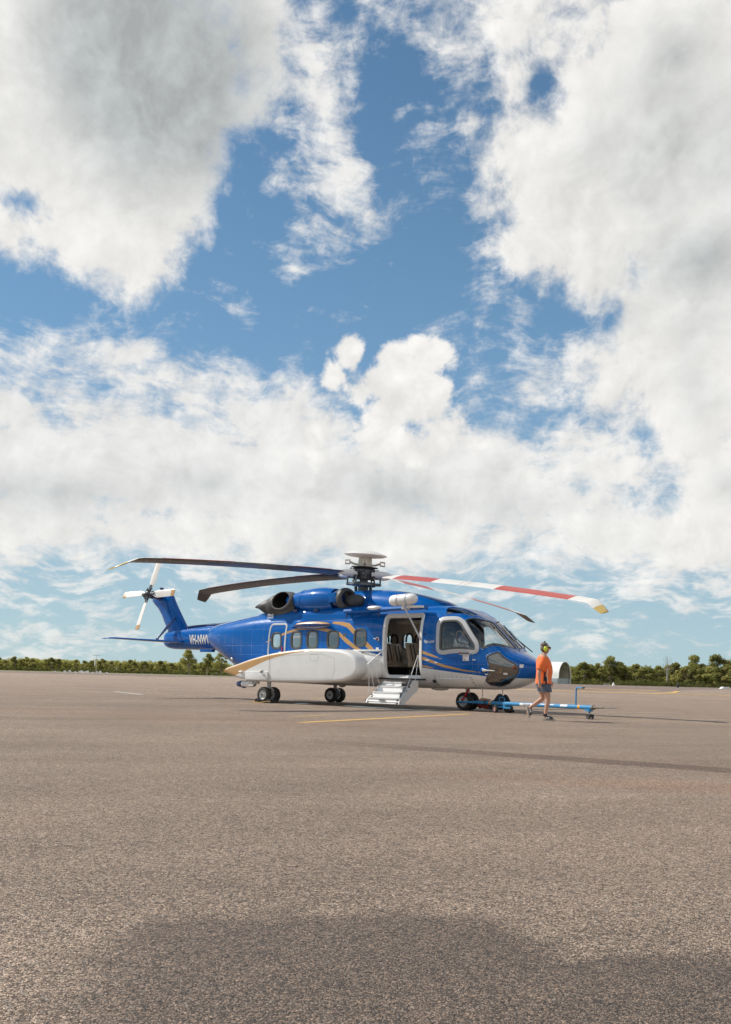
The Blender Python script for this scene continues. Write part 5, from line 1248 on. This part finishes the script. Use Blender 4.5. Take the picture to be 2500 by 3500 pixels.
for c0, z0 in (((-.012, -.10), .125), ): MB().tube([(c0[0], c0[1], z0 - .03), (c0[0], c0[1], z0 + .02)], .043, 12).build('sock', M['darkcloth'], man)
# hair, earmuffs, sunglasses, watch
hr = MB(); hr.ell((-.056, 0, 1.674), (.082, .084, .064), 18, 12); hr.ell((-.085, 0, 1.60), (.052, .080, .082), 16, 10); hr.build('hair', M['hair'], man)
MB().ell((.082, 0, 1.60), (.020, .014, .030), 10, 8).build('nose', SK, man)
for sg in (-1, 1): MB().ell((-.03, sg * .092, 1.605), (.022, .012, .036), 10, 8).build('ear', SK, man)
em = MB(); em.tube([(-.045, .115 * math.cos(t), 1.60 + .155 * math.sin(t)) for t in np.linspace(0, math.pi, 17)], .012, 6); emo = em.build('earmuffs', M['black'], man)
for sg in (-1, 1):
    MB().ell((-.04, sg * .112, 1.585), (.046, .030, .060), 16, 10).build('ear_cup', M['lime'], emo)
    MB().ell((-.036, sg * .094, 1.585), (.052, .018, .064), 14, 8).build('ear_cushion', M['black'], emo)
sg_ = MB(); sg_.ell((.072, -.045, 1.622), (.012, .036, .020), 10, 6); sg_.ell((.072, .045, 1.622), (.012, .036, .020), 10, 6); sg_.tube([(.07, -.08, 1.625), (-.03, -.088, 1.625)], .006, 5); sg_.tube([(.07, .08, 1.625), (-.03, .088, 1.625)], .006, 5); sg_.tube([(.082, -.02, 1.625), (.082, .02, 1.625)], .005, 5); sg_.build('sunglasses', M['black'], man)
MB().tube([(.137 + .012, .235 + .03, .925), (.147, .235, .915), (.137, .205, .925)], .03, 8).build('wrist_watch', M['steel'], man) if False else None

# pilot in the right-hand seat
pl_ = empty('person', (3.72, -.52, .92)); tag(pl_, 'pilot in white shirt seated behind the cockpit side window', 'person')
N = {}; E = []; V = Vector
N['pelvis'] = (V((-.08, 0, .50)), (.16, .13)); N['waist'] = (V((-.06, 0, .66)), (.15, .12)); N['chest'] = (V((.0, 0, .86)), (.17, .13)); N['collar'] = (V((.05, 0, 1.02)), (.12, .09)); N['neck'] = (V((.09, 0, 1.09)), .058)
E += [('pelvis', 'waist'), ('waist', 'chest'), ('chest', 'collar'), ('collar', 'neck')]; headset(N, E, 'neck', (.13, 0, 1.23), (1, 0, -.25), (.2, 0, 1))
for t, s in (('r', -1), ('l', 1)):
    for i, (p, r) in enumerate([((.04, .20 * s, 1.0), .062), ((.16, .26 * s, .80), .048), ((.26, .25 * s, .70), .042), ((.46, .20 * s, .66), .03)]): N[t + 'a%d' % i] = (V(p), r)
    E.append(('collar', t + 'a0')); chain(N, E, [t + 'a%d' % i for i in range(4)]); hand(N, E, t + 'a3', t, (.46, .20 * s, .66), (1, 0, -.1), (0, -s, .3))
    for i, (p, r) in enumerate([((.05, .10 * s, .49), .10), ((.28, .12 * s, .52), .085), ((.46, .13 * s, .52), .065), ((.52, .13 * s, .30), .055), ((.56, .13 * s, .10), .04), ((.66, .13 * s, .05), .035)]): N[t + 'l%d' % i] = (V(p), r)
    E.append(('pelvis', t + 'l0')); chain(N, E, [t + 'l%d' % i for i in range(6)])
skin_mesh('body', N, E, SK, pl_, 'pelvis', 2)
N = {'hem': (V((-.08, 0, .50)), (.18, .155)), 'waist': (V((-.06, 0, .66)), (.172, .145)), 'chest': (V((.0, 0, .86)), (.187, .15)), 'collar': (V((.05, 0, 1.02)), (.13, .10)), 'neck': (V((.075, 0, 1.07)), .072)}
E = [('hem', 'waist'), ('waist', 'chest'), ('chest', 'collar'), ('collar', 'neck')]
for t, s in (('r', -1), ('l', 1)):
    for i, (p, r) in enumerate([((.04, .19 * s, 1.0), .082), ((.11, .235 * s, .90), .078), ((.16, .26 * s, .81), .070)]): N[t + 'a%d' % i] = (V(p), r)
    E.append(('collar', t + 'a0')); chain(N, E, [t + 'a%d' % i for i in range(3)])
skin_mesh('shirt', N, E, M['shirtwhite'], pl_, 'hem', 2)
N = {'p': (V((-.06, 0, .50)), (.178, .15))}; E = []
for t, s in (('r', -1), ('l', 1)):
    for i, (p, r) in enumerate([((.06, .10 * s, .49), .112), ((.28, .12 * s, .52), .097), ((.46, .13 * s, .52), .078), ((.52, .13 * s, .30), .07), ((.56, .13 * s, .12), .06)]): N[t + '%d' % i] = (V(p), r)
    E.append(('p', t + '0')); chain(N, E, [t + '%d' % i for i in range(5)])
skin_mesh('trousers', N, E, M['darkcloth'], pl_, 'p', 2)
hr = MB(); hr.ell((.10, 0, 1.29), (.10, .088, .075), 16, 10); hr.ell((.07, 0, 1.23), (.06, .082, .08), 14, 8); hr.build('hair', M['hair'], pl_)
hs = MB(); hs.tube([(.11, .105 * math.cos(t), 1.225 + .15 * math.sin(t)) for t in np.linspace(0, math.pi, 15)], .013, 6); ho = hs.build('headset', M['black'], pl_)
for s in (-1, 1): MB().ell((.115, .10 * s, 1.215), (.04, .025, .05), 12, 8).build('ear_cup', M['black'], ho)

# mechanic lying on his back under the nose, knees drawn up
me_ = empty('person', (4.30, .10, 0), R_(-24)); tag(me_, 'mechanic in dark red shirt and navy trousers lying under the helicopter nose', 'person')
N = {}; E = []
N['pelvis'] = (V((.48, 0, .14)), (.15, .11)); N['waist'] = (V((.32, 0, .14)), (.145, .10)); N['chest'] = (V((.12, 0, .15)), (.16, .115)); N['collar'] = (V((-.05, 0, .15)), (.11, .085)); N['neck'] = (V((-.12, 0, .15)), .055)
E += [('pelvis', 'waist'), ('waist', 'chest'), ('chest', 'collar'), ('collar', 'neck')]; headset(N, E, 'neck', (-.26, 0, .16), (.1, 0, 1), (-1, 0, .1))
for t, s in (('r', -1), ('l', 1)):
    for i, (p, r) in enumerate([((-.02, .20 * s, .18), .066), ((.04, .25 * s, .27), .054), ((.10, .25 * s, .33), .048), ((.20, .16 * s, .33), .034)]): N[t + 'a%d' % i] = (V(p), r)
    E.append(('collar', t + 'a0')); chain(N, E, [t + 'a%d' % i for i in range(4)]); hand(N, E, t + 'a3', t, (.20, .16 * s, .33), (.9, -.3 * s, -.2), (0, -s, .4))
    k = .0 if s < 0 else -.12
    for i, (p, r) in enumerate([((.55, .11 * s, .17), .10), ((.70, .12 * s, .33), .085), ((.82 + k, .13 * s, .47), .062), ((.95 + k, .13 * s, .28), .055), ((1.05 + k, .13 * s, .11), .04), ((1.10 + k, .13 * s, .05), .038), ((1.22 + k, .13 * s, .04), .033)]): N[t + 'l%d' % i] = (V(p), r)
    E.append(('pelvis', t + 'l0')); chain(N, E, [t + 'l%d' % i for i in range(7)])
skin_mesh('body', N, E, SK, me_, 'pelvis', 2)
N = {'hem': (V((.45, 0, .145)), (.165, .125)), 'waist': (V((.32, 0, .145)), (.162, .12)), 'chest': (V((.12, 0, .155)), (.175, .13)), 'collar': (V((-.05, 0, .155)), (.125, .10)), 'neck': (V((-.10, 0, .155)), .07)}
E = [('hem', 'waist'), ('waist', 'chest'), ('chest', 'collar'), ('collar', 'neck')]
for t, s in (('r', -1), ('l', 1)):
    for i, (p, r) in enumerate([((-.02, .19 * s, .18), .092), ((.02, .23 * s, .24), .086), ((.05, .25 * s, .29), .074)]): N[t + 'a%d' % i] = (V(p), r)
    E.append(('collar', t + 'a0')); chain(N, E, [t + 'a%d' % i for i in range(3)])
skin_mesh('shirt', N, E, M['redcloth'], me_, 'hem', 2)
N = {'p': (V((.48, 0, .145)), (.165, .125))}; E = []
for t, s in (('r', -1), ('l', 1)):
    k = .0 if s < 0 else -.12
    for i, (p, r) in enumerate([((.55, .11 * s, .175), .112), ((.70, .12 * s, .33), .098), ((.82 + k, .13 * s, .465), .076), ((.95 + k, .13 * s, .28), .076), ((1.05 + k, .13 * s, .12), .068)]): N[t + '%d' % i] = (V(p), r)
    E.append(('p', t + '0')); chain(N, E, [t + '%d' % i for i in range(5)])
skin_mesh('trousers', N, E, M['darkcloth'], me_, 'p', 2)
for s in (-1, 1):
    k = .0 if s < 0 else -.12
    skin_mesh('boot', {'h': (V((1.06 + k, .13 * s, .055)), .052), 'a': (V((1.05 + k, .13 * s, .13)), .052), 't': (V((1.24 + k, .13 * s, .045)), .043)}, [('h', 'a'), ('h', 't')], M['black'], me_, 'h', 2)
MB().ell((-.30, 0, .15), (.085, .085, .09), 14, 10).build('hair', M['redcloth'], me_)
# ------------------------------------------------------------------ tow bar
M['worn'] = pmat('worn_brown_steel', (.17, .14, .11), .65, .2)
A = Vector((3.95, -.05, .235)); B = Vector((8.62, -2.22, .275)); dv = (B - A).normalized(); rz = math.atan2(dv.y, dv.x); LB = (B - A).length
tow = empty('tow_bar', (A.x, A.y, 0), rz); tag(tow, 'long blue tow bar hooked to the nose wheel, with upright bent handle', 'tow bar')
def tb(x, y, z): return Vector((x, y, z + (B.z - A.z) * x / LB))
MB().tube([tb(.62, 0, .24), tb(LB - .02, 0, .24)], .052, 16).build('bar', M['towblue'], tow)
fk = MB(); fk.tube([tb(.10, 0, .24), tb(.62, 0, .24)], .05, 12); fk.box(tb(.50, 0, .24), (.30, .20, .06), ch=.015); fk.build('yoke', M['towblue'], tow)
for s in (-1, 1): MB().tube([tb(.42, .05 * s, .24), tb(.10, .34 * s, .24), Vector((-.19, .37 * s, .235))], .028, 8).build('fork_arm', M['towblue'], tow)
MB().tube([tb(.62, 0, .24), tb(.70, 0, .24)], .062, 14).build('collar', M['dsteel'], tow)
for x in (.86, LB - .55): MB().tube([tb(x, 0, .24), tb(x + .08, 0, .24)], .0545, 16).build('orange_band', M['orange_label'], tow)
MB().tube([tb(1.28, 0, .30), tb(1.28, 0, .37), tb(1.31, 0, .40), tb(1.50, 0, .40), tb(1.53, 0, .37), tb(1.53, 0, .30)], .012, 8).build('lift_handle', M['towblue'], tow)
ax_ = MB(); ax_.box(tb(1.50, 0, .15), (.06, .42, .04)); ax_.box(tb(1.56, 0, .18), (.08, .08, .14)); ax_.box(tb(1.78, -.1, .13), (.32, .03, .03)); ax_.build('axle_frame', M['towblue'], tow)
def small_wheel(x, y, r, w, rimm):
    t = MB().lathe([(r * .5, -w / 2), (r * .9, -w / 2), (r, -w / 4), (r, w / 4), (r * .9, w / 2), (r * .5, w / 2)], (x, y, r), (0, 1, 0), 22, False).build('wheel', M['tyre'], tow, True, 40)
    m_ = MB(); m_.lathe([(0, -w * .42), (r * .2, -w * .42), (r * .35, -w * .3), (r * .55, -w * .45), (r * .58, 0), (r * .55, w * .45), (r * .35, w * .3), (r * .2, w * .42), (0, w * .42)], (x, y, r), (0, 1, 0), 18, False); m_.build('rim', rimm, t)
for s in (-1, 1): small_wheel(1.46, .24 * s, .105, .07, M['pinkrim']) if False else None
M['pinkrim'] = pmat('faded_red_rim', (.50, .18, .15), .5, 0, .1, .1, 8)
for s in (-1, 1): small_wheel(1.46, .24 * s, .105, .07, M['pinkrim'])
# stickers round the tube
def band(name, x0, x1, mat, t0=-1.9, t1=1.0):
    v = []; f = []; n = 10
    for i, x in enumerate((x0, x1)):
        for k in range(n + 1):
            t = t0 + (t1 - t0) * k / n; v.append(tb(x, 0, .24) + Vector((0, -.0535 * math.cos(t), .0535 * math.sin(t))))
    for k in range(n): f.append((k, n + 1 + k, n + 2 + k, k + 1))
    return from_pd(name, v, f, mat, tow)
st_ = band('maker_sticker', 2.28, 2.82, M['white'], -.7, .7)
lettering('sticker_lettering', 'TRONAIR', .075, lambda x, y: tb(2.42 + x, 0, .24) + Vector((0, -.0545 * math.cos((y - .025) / .0535), .0545 * math.sin((y - .025) / .0535))), M['navy'], st_, bold=.001)
band('sticker', 3.15, 3.7, M['white'], .35, .75); band('sticker', 3.95, 4.22, M['white'], -.1, 1.0)
MB().tube([tb(LB - .66, 0, .28), tb(LB - .66, 0, .66), tb(LB - .645, .0, .69), tb(LB - .61, 0, .70), tb(LB - .42, 0, .70)], .019, 10).build('upright_handle', M['towblue'], tow)
MB().tube([tb(LB - .43, 0, .70), tb(LB - .37, 0, .70)], .021, 10).build('handle_grip', M['black'], tow)
tp = MB(); tp.tube([tb(LB - .05, 0, .24), tb(LB, 0, .24)], .058, 16); tp.tube([tb(LB, 0, .24), tb(LB + .10, 0, .245), tb(LB + .32, 0, .245)], [.045, .028, .018], 10); tp.build('tow_eye', M['worn'], tow)
cs = MB(); cs.box(tb(LB - .18, 0, .17), (.16, .12, .05), ch=.01); cs.tube([tb(LB - .15, 0, .18), tb(LB - .15, 0, .10)], .025, 8); cs.build('castor_fork', M['towblue'], tow)
for s in (-1, 1): small_wheel(LB - .13, .055 * s, .06, .045, M['dsteel'])

# ------------------------------------------------------------------ wheel chocks
def chock(loc, rz, label):
    o = MB().prism([(-.09, 0), (.09, 0), (.065, .10), (-.02, .13), (-.09, .10)], (0, 0, 0), (1, 0, 0), (0, 0, 1), .34).build('wheel_chock', M['black'], None, False)
    o.location = loc; o.rotation_euler = (0, 0, rz); tag(o, label, 'wheel chock', 'chocks at the near main wheels')
    MB().prism([(-.091, .05), (.088, .05), (.086, .065), (-.091, .065)], (0, -.172, 0), (1, 0, 0), (0, 0, 1), .004).build('reflective_strip', M['yellow'], o, False)
chock((-2.12, -1.80, 0), 0, 'black rubber chock with yellow strip in front of the main wheels')
chock((-2.82, -1.60, 0), math.pi, 'black rubber chock tucked behind the main wheels')
rp_ = MB(); rp_.tube([(-2.85, -1.82, .07), (-2.75, -1.98, .03), (-2.6, -2.05, .012), (-2.4, -2.03, .012), (-2.2, -1.98, .05)], .012, 6)
tag(rp_.build('chock_rope', M['yellow'], None), 'thin yellow rope joining the two wheel chocks', 'rope')

# ------------------------------------------------------------------ arched fabric shelter
hg = empty('fabric_shelter', cw(67.6, 330)); tag(hg, 'white arched fabric shelter standing before the trees behind the walking man', 'shelter')
ax = (VR * -.80 + VF * .60).normalized(); sd_ = Vector((-ax.y, ax.x, 0)); 
if sd_.dot(VR) < 0: sd_ = -sd_
M['fabric'] = pmat('white_pvc_fabric', (.80, .79, .76), .5, 0, .1, .04, .3); M['fabin'] = pmat('cream_inner_fabric', (.62, .57, .47), .7, 0, 0, .05, .5); M['contain'] = pmat('grey_container_steel', (.42, .45, .47), .5, .1, 0, .08, .6, bump=.6, bscale=2.2); M['truss'] = pmat('galvanised_truss', (.20, .19, .17), .5, .4)
HW, WH, HH, LN = 4.7, 2.25, 7.75, 16.0
def arch(l, t, off=0): return ax * l + sd_ * ((HW + off) * math.cos(t)) + Vector((0, 0, WH + (HH - WH + off) * math.sin(t) ** .86))
T = np.linspace(0, math.pi, 25)
MB().loft([[arch(l, t) for t in T] for l in np.linspace(0, LN, 9)], cap=False, closed_ring=False).build('roof_fabric', M['fabric'], hg)
MB().loft([[arch(l, t, -.10) for t in T] for l in np.linspace(.05, LN, 5)], cap=False, closed_ring=False).build('inner_fabric', M['fabin'], hg)
MB().tube([arch(-.05, t, .02) for t in T], .16, 6).build('front_hem', M['fabric'], hg)
for s in (-1, 1):
    for k in range(3):
        c = ax * (LN * (k + .5) / 3) + sd_ * (s * HW); MB().box(c + Vector((0, 0, WH / 2)), (LN / 3 - .1, 1.1, WH), Matrix((ax, sd_, UP)).transposed(), ch=.04).build('container', M['contain'], hg)
MB().box(ax * (LN - .3) + Vector((0, 0, WH / 2)), (.3, HW * 2, WH), Matrix((ax, sd_, UP)).transposed()).build('end_wall', M['contain'], hg)
MB().box(ax * .7 + sd_ * .0 + Vector((0, 0, WH / 2 - .02)), (.25, HW * 2 - 1.3, WH - .04), Matrix((ax, sd_, UP)).transposed()).build('front_barrier', M['contain'], hg)
for l in (.3, 4.2, 8.1, 12.0):
    MB().tube([arch(l, t, -.25) for t in T], .09, 5).build('truss_rib', M['truss'], hg)
    MB().tube([arch(l, t, -.70) for t in T], .06, 5).build('truss_chord', M['truss'], hg)
for l in (.3, 4.2, 8.1):
    for t in (.5, 1.1, 1.57, 2.04, 2.64): MB().tube([arch(l, t, -.3), arch(l + 3.9, t + .25, -.3)], .05, 5).build('truss_brace', M['truss'], hg)
# end fabric
MB().loft([[arch(LN - .1, t, -.05) for t in T], [ax * (LN - .1) + sd_ * (HW * math.cos(t)) + Vector((0, 0, WH)) for t in T]], cap=False, closed_ring=False).build('end_fabric', M['fabin'], hg)

# ------------------------------------------------------------------ airfield furniture
ws = empty('windsock_mast', cw(-107, 400)); tag(ws, 'thin windsock mast with a row of floodlights before the left trees', 'windsock')
MB().tube([(0, 0, 0), (0, 0, 7.0)], [.12, .06], 8).build('mast', M['grey'], ws)
cr = MB(); cr.tube([VR * -1.5 + Vector((0, 0, 7.0)), VR * 1.5 + Vector((0, 0, 7.0))], .07, 6); cr.build('crossarm', M['grey'], ws)
for k in range(5): MB().box(VR * (-1.4 + .7 * k) + Vector((0, 0, 7.1)), (.24, .24, .2)).build('floodlight', M['grey'], ws)
MB().lathe([(.42, 0), (.34, .9), (.22, 2.0), (.18, 2.3)], VR * -.35 + Vector((0, 0, 5.0)), (-.12 * VR.x, -.12 * VR.y, -1), 14, False).build('sock', M['white'], ws)
def gable(x, d, w=.9, h=.55):
    o = MB().prism([(-w / 2, 0), (w / 2, 0), (w / 4, h), (-w / 4, h)], (0, 0, 0), VR, UP, 1.2).build('gable_marker', M['white'], None, False); o.location = cw(x, d); return o
for i, px_ in enumerate((203, 236, 253, 272, 287, 293, 300, 309, 315, 331, 346, 357, 380)):
    D_ = 340 if i % 2 else 352; o = gable((px_ - 1250) / 3390 * D_, D_, .8, .5 + .2 * (i % 3)); tag(o, 'small white gable marker in the row before the left trees', 'marker', 'white gable markers before the left trees')
o = gable((2494 - 1250) / 3390 * 150, 150, 1.6, .35); o.location.z = .49; tag(o, 'long low white marker block at the right edge of the apron', 'marker')
o = MB().lathe([(.32, 0), (.30, .1), (.20, .38), (.10, .62), (0, .68)], (0, 0, 0), (0, 0, 1), 14, False).build('cone_marker', M['white'], None); o.location = cw((2112 - 1250) / 3390 * 200, 200, .49); tag(o, 'white cone marker by the taxiway right of the shelter', 'marker')
o = MB().lathe([(.22, 0), (.22, .5), (.12, .75), (0, .78)], (0, 0, 0), (0, 0, 1), 12, False).build('light_post', M['black'], None); o.location = cw((2332 - 1250) / 3390 * 165, 165, .49); tag(o, 'short dark taxiway light post below the dead tree', 'light')
bn = empty('barrier_bench', cw((2089 - 1250) / 3390 * 330, 330)); tag(bn, 'low white barrier frame on the verge before the right trees', 'barrier')
MB().box((0, 0, .75), (2.2, .2, .18), Matrix.Rotation(YAW, 3, 'Z')).build('rail', M['white'], bn, False)
for s in (-.9, .9): MB().box(VR * s + Vector((0, 0, .33)), (.12, .12, .66)).build('leg', M['white'], bn, False)

# ------------------------------------------------------------------ trees
def leaf_mat(name, col, col2):
    mt = bpy.data.materials.new(name); mt.use_nodes = True; nt = NT(mt.node_tree); nt.n.clear()
    co = nt.new('ShaderNodeNewGeometry').outputs['Position']; oi = nt.new('ShaderNodeObjectInfo').outputs['Random']
    n = nt.noise(co, .35, 4, .6); c = nt.mix(nt.smooth(n, .35, .65), col, col2)
    c = nt.vmath('SCALE', c, scale=nt.lin(nt.noise(co, 2.2, 3, .6), .3, .7, .65, 1.3))
    c = nt.vmath('SCALE', c, scale=nt.lin(oi, 0, 1, .82, 1.18))
    d = nt.new('ShaderNodeBsdfDiffuse'); t = nt.new('ShaderNodeBsdfTranslucent'); nt.put(d.inputs[0], c); nt.put(t.inputs[0], nt.vmath('MULTIPLY', c, (1.15, 1.2, .7)))
    mx = nt.new('ShaderNodeMixShader'); mx.inputs[0].default_value = .45; nt.l.new(d.outputs[0], mx.inputs[1]); nt.l.new(t.outputs[0], mx.inputs[2])
    o = nt.new('ShaderNodeOutputMaterial'); nt.l.new(mx.outputs[0], o.inputs[0]); return mt
M['leaf'] = leaf_mat('olive_foliage', (.33, .315, .13, 1), (.44, .40, .19, 1)); M['leafd'] = leaf_mat('dark_foliage', (.25, .25, .10, 1), (.37, .345, .145, 1))
M['leafu'] = leaf_mat('dull_undergrowth', (.10, .105, .045, 1), (.15, .145, .065, 1)); M['bark'] = pmat('grey_bark', (.30, .26, .21), .9, 0, 0, .3, 1.5); M['deadwood'] = pmat('bleached_dead_wood', (.42, .39, .35), .9, 0, 0, .2, 1.5)
def leaves(clumps, per, size, rng):
    """small tilted leaf faces through the volume of the clumps"""
    V_ = []; 
    for c, r in clumps:
        n = int(per * (r[0] * r[1] * r[2]) ** (1 / 3)); u = rng.normal(size=(n, 3)); u /= np.linalg.norm(u, axis=1)[:, None]; q = rng.random(n) ** .45
        p = np.array(c) + u * q[:, None] * np.array(r)
        a = rng.normal(size=(n, 3)); a /= np.linalg.norm(a, axis=1)[:, None]; b = np.cross(a, rng.normal(size=(n, 3))); b /= np.linalg.norm(b, axis=1)[:, None]
        s = size * (.6 + .8 * rng.random(n))[:, None]
        V_.append(np.stack([p - a * s - b * s * .5, p + a * s - b * s * .5, p + a * s + b * s * .5, p - a * s + b * s * .5], 1).reshape(-1, 3))
    V_ = np.concatenate(V_); F_ = np.arange(len(V_)).reshape(-1, 4); return V_, F_
def leaf_obj(name, V_, F_, mat, parent=None):
    me = bpy.data.meshes.new(name); me.vertices.add(len(V_)); me.vertices.foreach_set('co', V_.astype(np.float32).ravel())
    me.loops.add(F_.size); me.loops.foreach_set('vertex_index', F_.astype(np.int32).ravel()); me.polygons.add(len(F_)); me.polygons.foreach_set('loop_start', np.arange(0, F_.size, 4, dtype=np.int32)); me.update(calc_edges=True); me.validate()
    return link_mesh(name, me, mat, parent, False)
def make_tree(seed, H, spread, bare, mat, nclump=16, per=60, size=.22):
    rng = np.random.default_rng(seed); tb_ = MB(); base = bare * H; clumps = []
    lean = rng.normal(size=2) * .04 * H
    tb_.tube([(0, 0, 0), (lean[0] * .4, lean[1] * .4, H * .35), (lean[0], lean[1], H * .72)], [.028 * H, .02 * H, .008 * H], 7)
    for k in range(nclump):
        a = rng.uniform(0, 6.28); h = base + (H - base) * rng.uniform(.08, .95); w = spread * H * math.sin(min(1, (h - base) / (H - base) * .9 + .18) * math.pi) ** .6 * rng.uniform(.35, 1.0)
        c = (math.cos(a) * w + lean[0] * .8, math.sin(a) * w + lean[1] * .8, h); r = H * rng.uniform(.07, .14)
        clumps.append((c, (r * 1.25, r * 1.25, r * .8))); z0 = h * rng.uniform(.45, .7)
        tb_.tube([(lean[0] * z0 / H, lean[1] * z0 / H, z0), ((c[0] + lean[0] * z0 / H) / 2, (c[1] + lean[1] * z0 / H) / 2, (z0 + h) / 2 + .03 * H), c], [.010 * H, .007 * H, .003 * H], 5, cap=False)
    V_, F_ = leaves(clumps, per, size, rng)
    return V_, F_, tb_, mat
PROTO = []
for sd0, H, sp, br, mt, nc in ((11, 6.0, .36, .10, 'leaf', 18), (12, 6.6, .33, .08, 'leafd', 18), (13, 5.6, .42, .06, 'leaf', 18), (14, 7.2, .30, .15, 'leafd', 18), (15, 6.4, .38, .05, 'leaf', 20), (16, 6.9, .34, .2, 'leafd', 16)):
    V_, F_, tbm, m_ = make_tree(sd0, H, sp, br, mt, nc, 190, .17)
    cm = leaf_obj('crown', V_, F_, M[m_]); tm = tbm.build('trunk', M['bark'], None); PROTO.append((cm.data, tm.data, H)); bpy.data.objects.remove(cm); bpy.data.objects.remove(tm)
rt = random.Random(21)
def plant(px_, D_, hpx, label, group=None, proto=None, cat='tree', sx=1.0):
    cm, tm, H = PROTO[rt.randrange(len(PROTO)) if proto is None else proto]
    s = hpx * D_ / 3390 / H; o = empty('tree', cw((px_ - 1250) / 3390 * D_, D_), rt.uniform(0, 6.28)); o.scale = (s * sx, s * sx, s)
    tag(o, label, cat, group)
    for nm, me in (('crown', cm), ('trunk', tm)):
        c = bpy.data.objects.new(nm, me); COL.objects.link(c); c.parent = o
    return o
for x in range(-70, 800, 26): plant(x + rt.uniform(-9, 9), 540 + rt.uniform(-14, 10), rt.uniform(34, 50), 'low bushy tree in the tree line at far left', 'trees of the left tree line', None, sx=rt.uniform(1.0, 1.35))
for x in range(1990, 2600, 28): plant(x + rt.uniform(-9, 9), 385 - (x - 1990) * .06 + rt.uniform(-10, 10), rt.uniform(58, 84), 'bushy tree in the tree line at far right', 'trees of the right tree line', None, sx=rt.uniform(1.0, 1.3))
# taller trees one can pick out
TALL = [(662, 430, 84, 'leaf', 'tall open-crowned tree beyond the tail boom, left of its pair', 101, .30, .42), (722, 440, 74, 'leafd', 'tall slim tree below the tail boom, between two broader ones', 102, .24, .40), (770, 425, 78, 'leaf', 'broad tall tree partly hidden by the rear fuselage', 103, .36, .30), (812, 430, 72, 'leafd', 'dark tree showing under the rear fuselage above the sponson tip', 108, .36, .30),
        (2098, 375, 98, 'leafd', 'tall dark tree with open crown standing nearest the shelter', 104, .27, .40), (2030, 378, 72, 'leafd', 'rounded dark tree close beside the arched shelter', 109, .36, .2), (2322, 372, 84, 'leafd', 'medium dark tree just right of the dead tree', 105, .30, .32), (2385, 365, 110, 'leafd', 'very tall open tree, left of the two tallest at right', 106, .26, .45), (2462, 360, 114, 'leafd', 'tallest open-crowned tree near the right edge', 107, .30, .45), (2506, 360, 98, 'leaf', 'tall tree cut by the right edge of the picture', 110, .30, .35)]
for px_, D_, hp_, mt, lab, sd0, sp, br in TALL:
    H = hp_ * D_ / 3390; V_, F_, tbm, m_ = make_tree(sd0, H, sp, br, mt, 22, 150, .20)
    o = empty('tree', cw((px_ - 1250) / 3390 * D_, D_)); tag(o, lab, 'tree', 'taller trees above the tree lines')
    leaf_obj('crown', V_, F_, M[m_], o); tbm.build('trunk', M['bark'], o)
# the dead tree
dt = empty('dead_tree', cw((2297 - 1250) / 3390 * 362, 362)); tag(dt, 'bare bleached dead tree rising above the right tree line', 'tree')
MB().tube([(0, 0, 0), (-.15, 0, 4.0), (-.3, 0, 8.0), (-.5, 0, 12.0)], [.42, .33, .2, .04], 8).build('trunk', M['deadwood'], dt)
rd_ = random.Random(9)
for k in range(15):
    z0 = 4.5 + k * .42; a = rd_.uniform(-1, 1); s = 1 if k % 2 else -1; L = rd_.uniform(1.4, 3.2) * (1 - k / 26)
    p0 = Vector((-.3 * z0 / 8, 0, z0)); p1 = p0 + VR * (s * L * .6) + VF * a * .5 + UP * (L * .55); p2 = p0 + VR * (s * L * .85) + VF * a + UP * (L * 1.25)
    MB().tube([p0, p1, p2], [.10 - k * .004, .06 - .002 * k, .015], 5).build('branch', M['deadwood'], dt)
    MB().tube([p1, p1 + VR * (s * .6) + UP * .7], [.04, .01], 4).build('branch', M['deadwood'], dt)
# the wood behind and its undergrowth, one mass
def wood(name, x0, x1, d0, d1, h0, h1, n, label, mat, seed, size=.30, per=46, ground=False):
    rng = np.random.default_rng(seed); cl = []
    for k in range(n):
        t = rng.random(); D_ = d0 + (d1 - d0) * t + rng.uniform(-8, 14); p = cw((x0 + (x1 - x0) * t - 1250) / 3390 * D_, D_); h = rng.uniform(h0, h1)
        r = rng.uniform(1.2, 2.4) if not ground else rng.uniform(.7, 1.4); cl.append(((p.x, p.y, max(r * .5, h * rng.random() ** .6)), (r, r, r * .8)))
    V_, F_ = leaves(cl, per, size, rng); o = leaf_obj(name, V_, F_, mat); tag(o, label, 'woodland', kind='stuff'); return o
wood('woodland', -200, 1000, 575, 560, 4.6, 6.4, 900, 'hazy green woodland closing the horizon behind the left tree line', M['leaf'], 31, .34, 60)
wood('woodland', 1860, 2750, 412, 380, 5.0, 8.0, 900, 'dense woodland closing the horizon behind the right tree line', M['leafd'], 32)
wood('woodland', 1000, 1860, 560, 430, 3.0, 6.0, 700, 'woodland behind the helicopter between both tree lines', M['leafd'], 35)
wood('undergrowth', 1900, 2700, 366, 338, .5, 2.2, 420, 'low undergrowth along the foot of the right trees', M['leafu'], 33, .2, 60, True)
wood('undergrowth', -150, 900, 520, 515, .4, 1.8, 420, 'low undergrowth along the foot of the left trees', M['leafu'], 34, .25, 50, True)
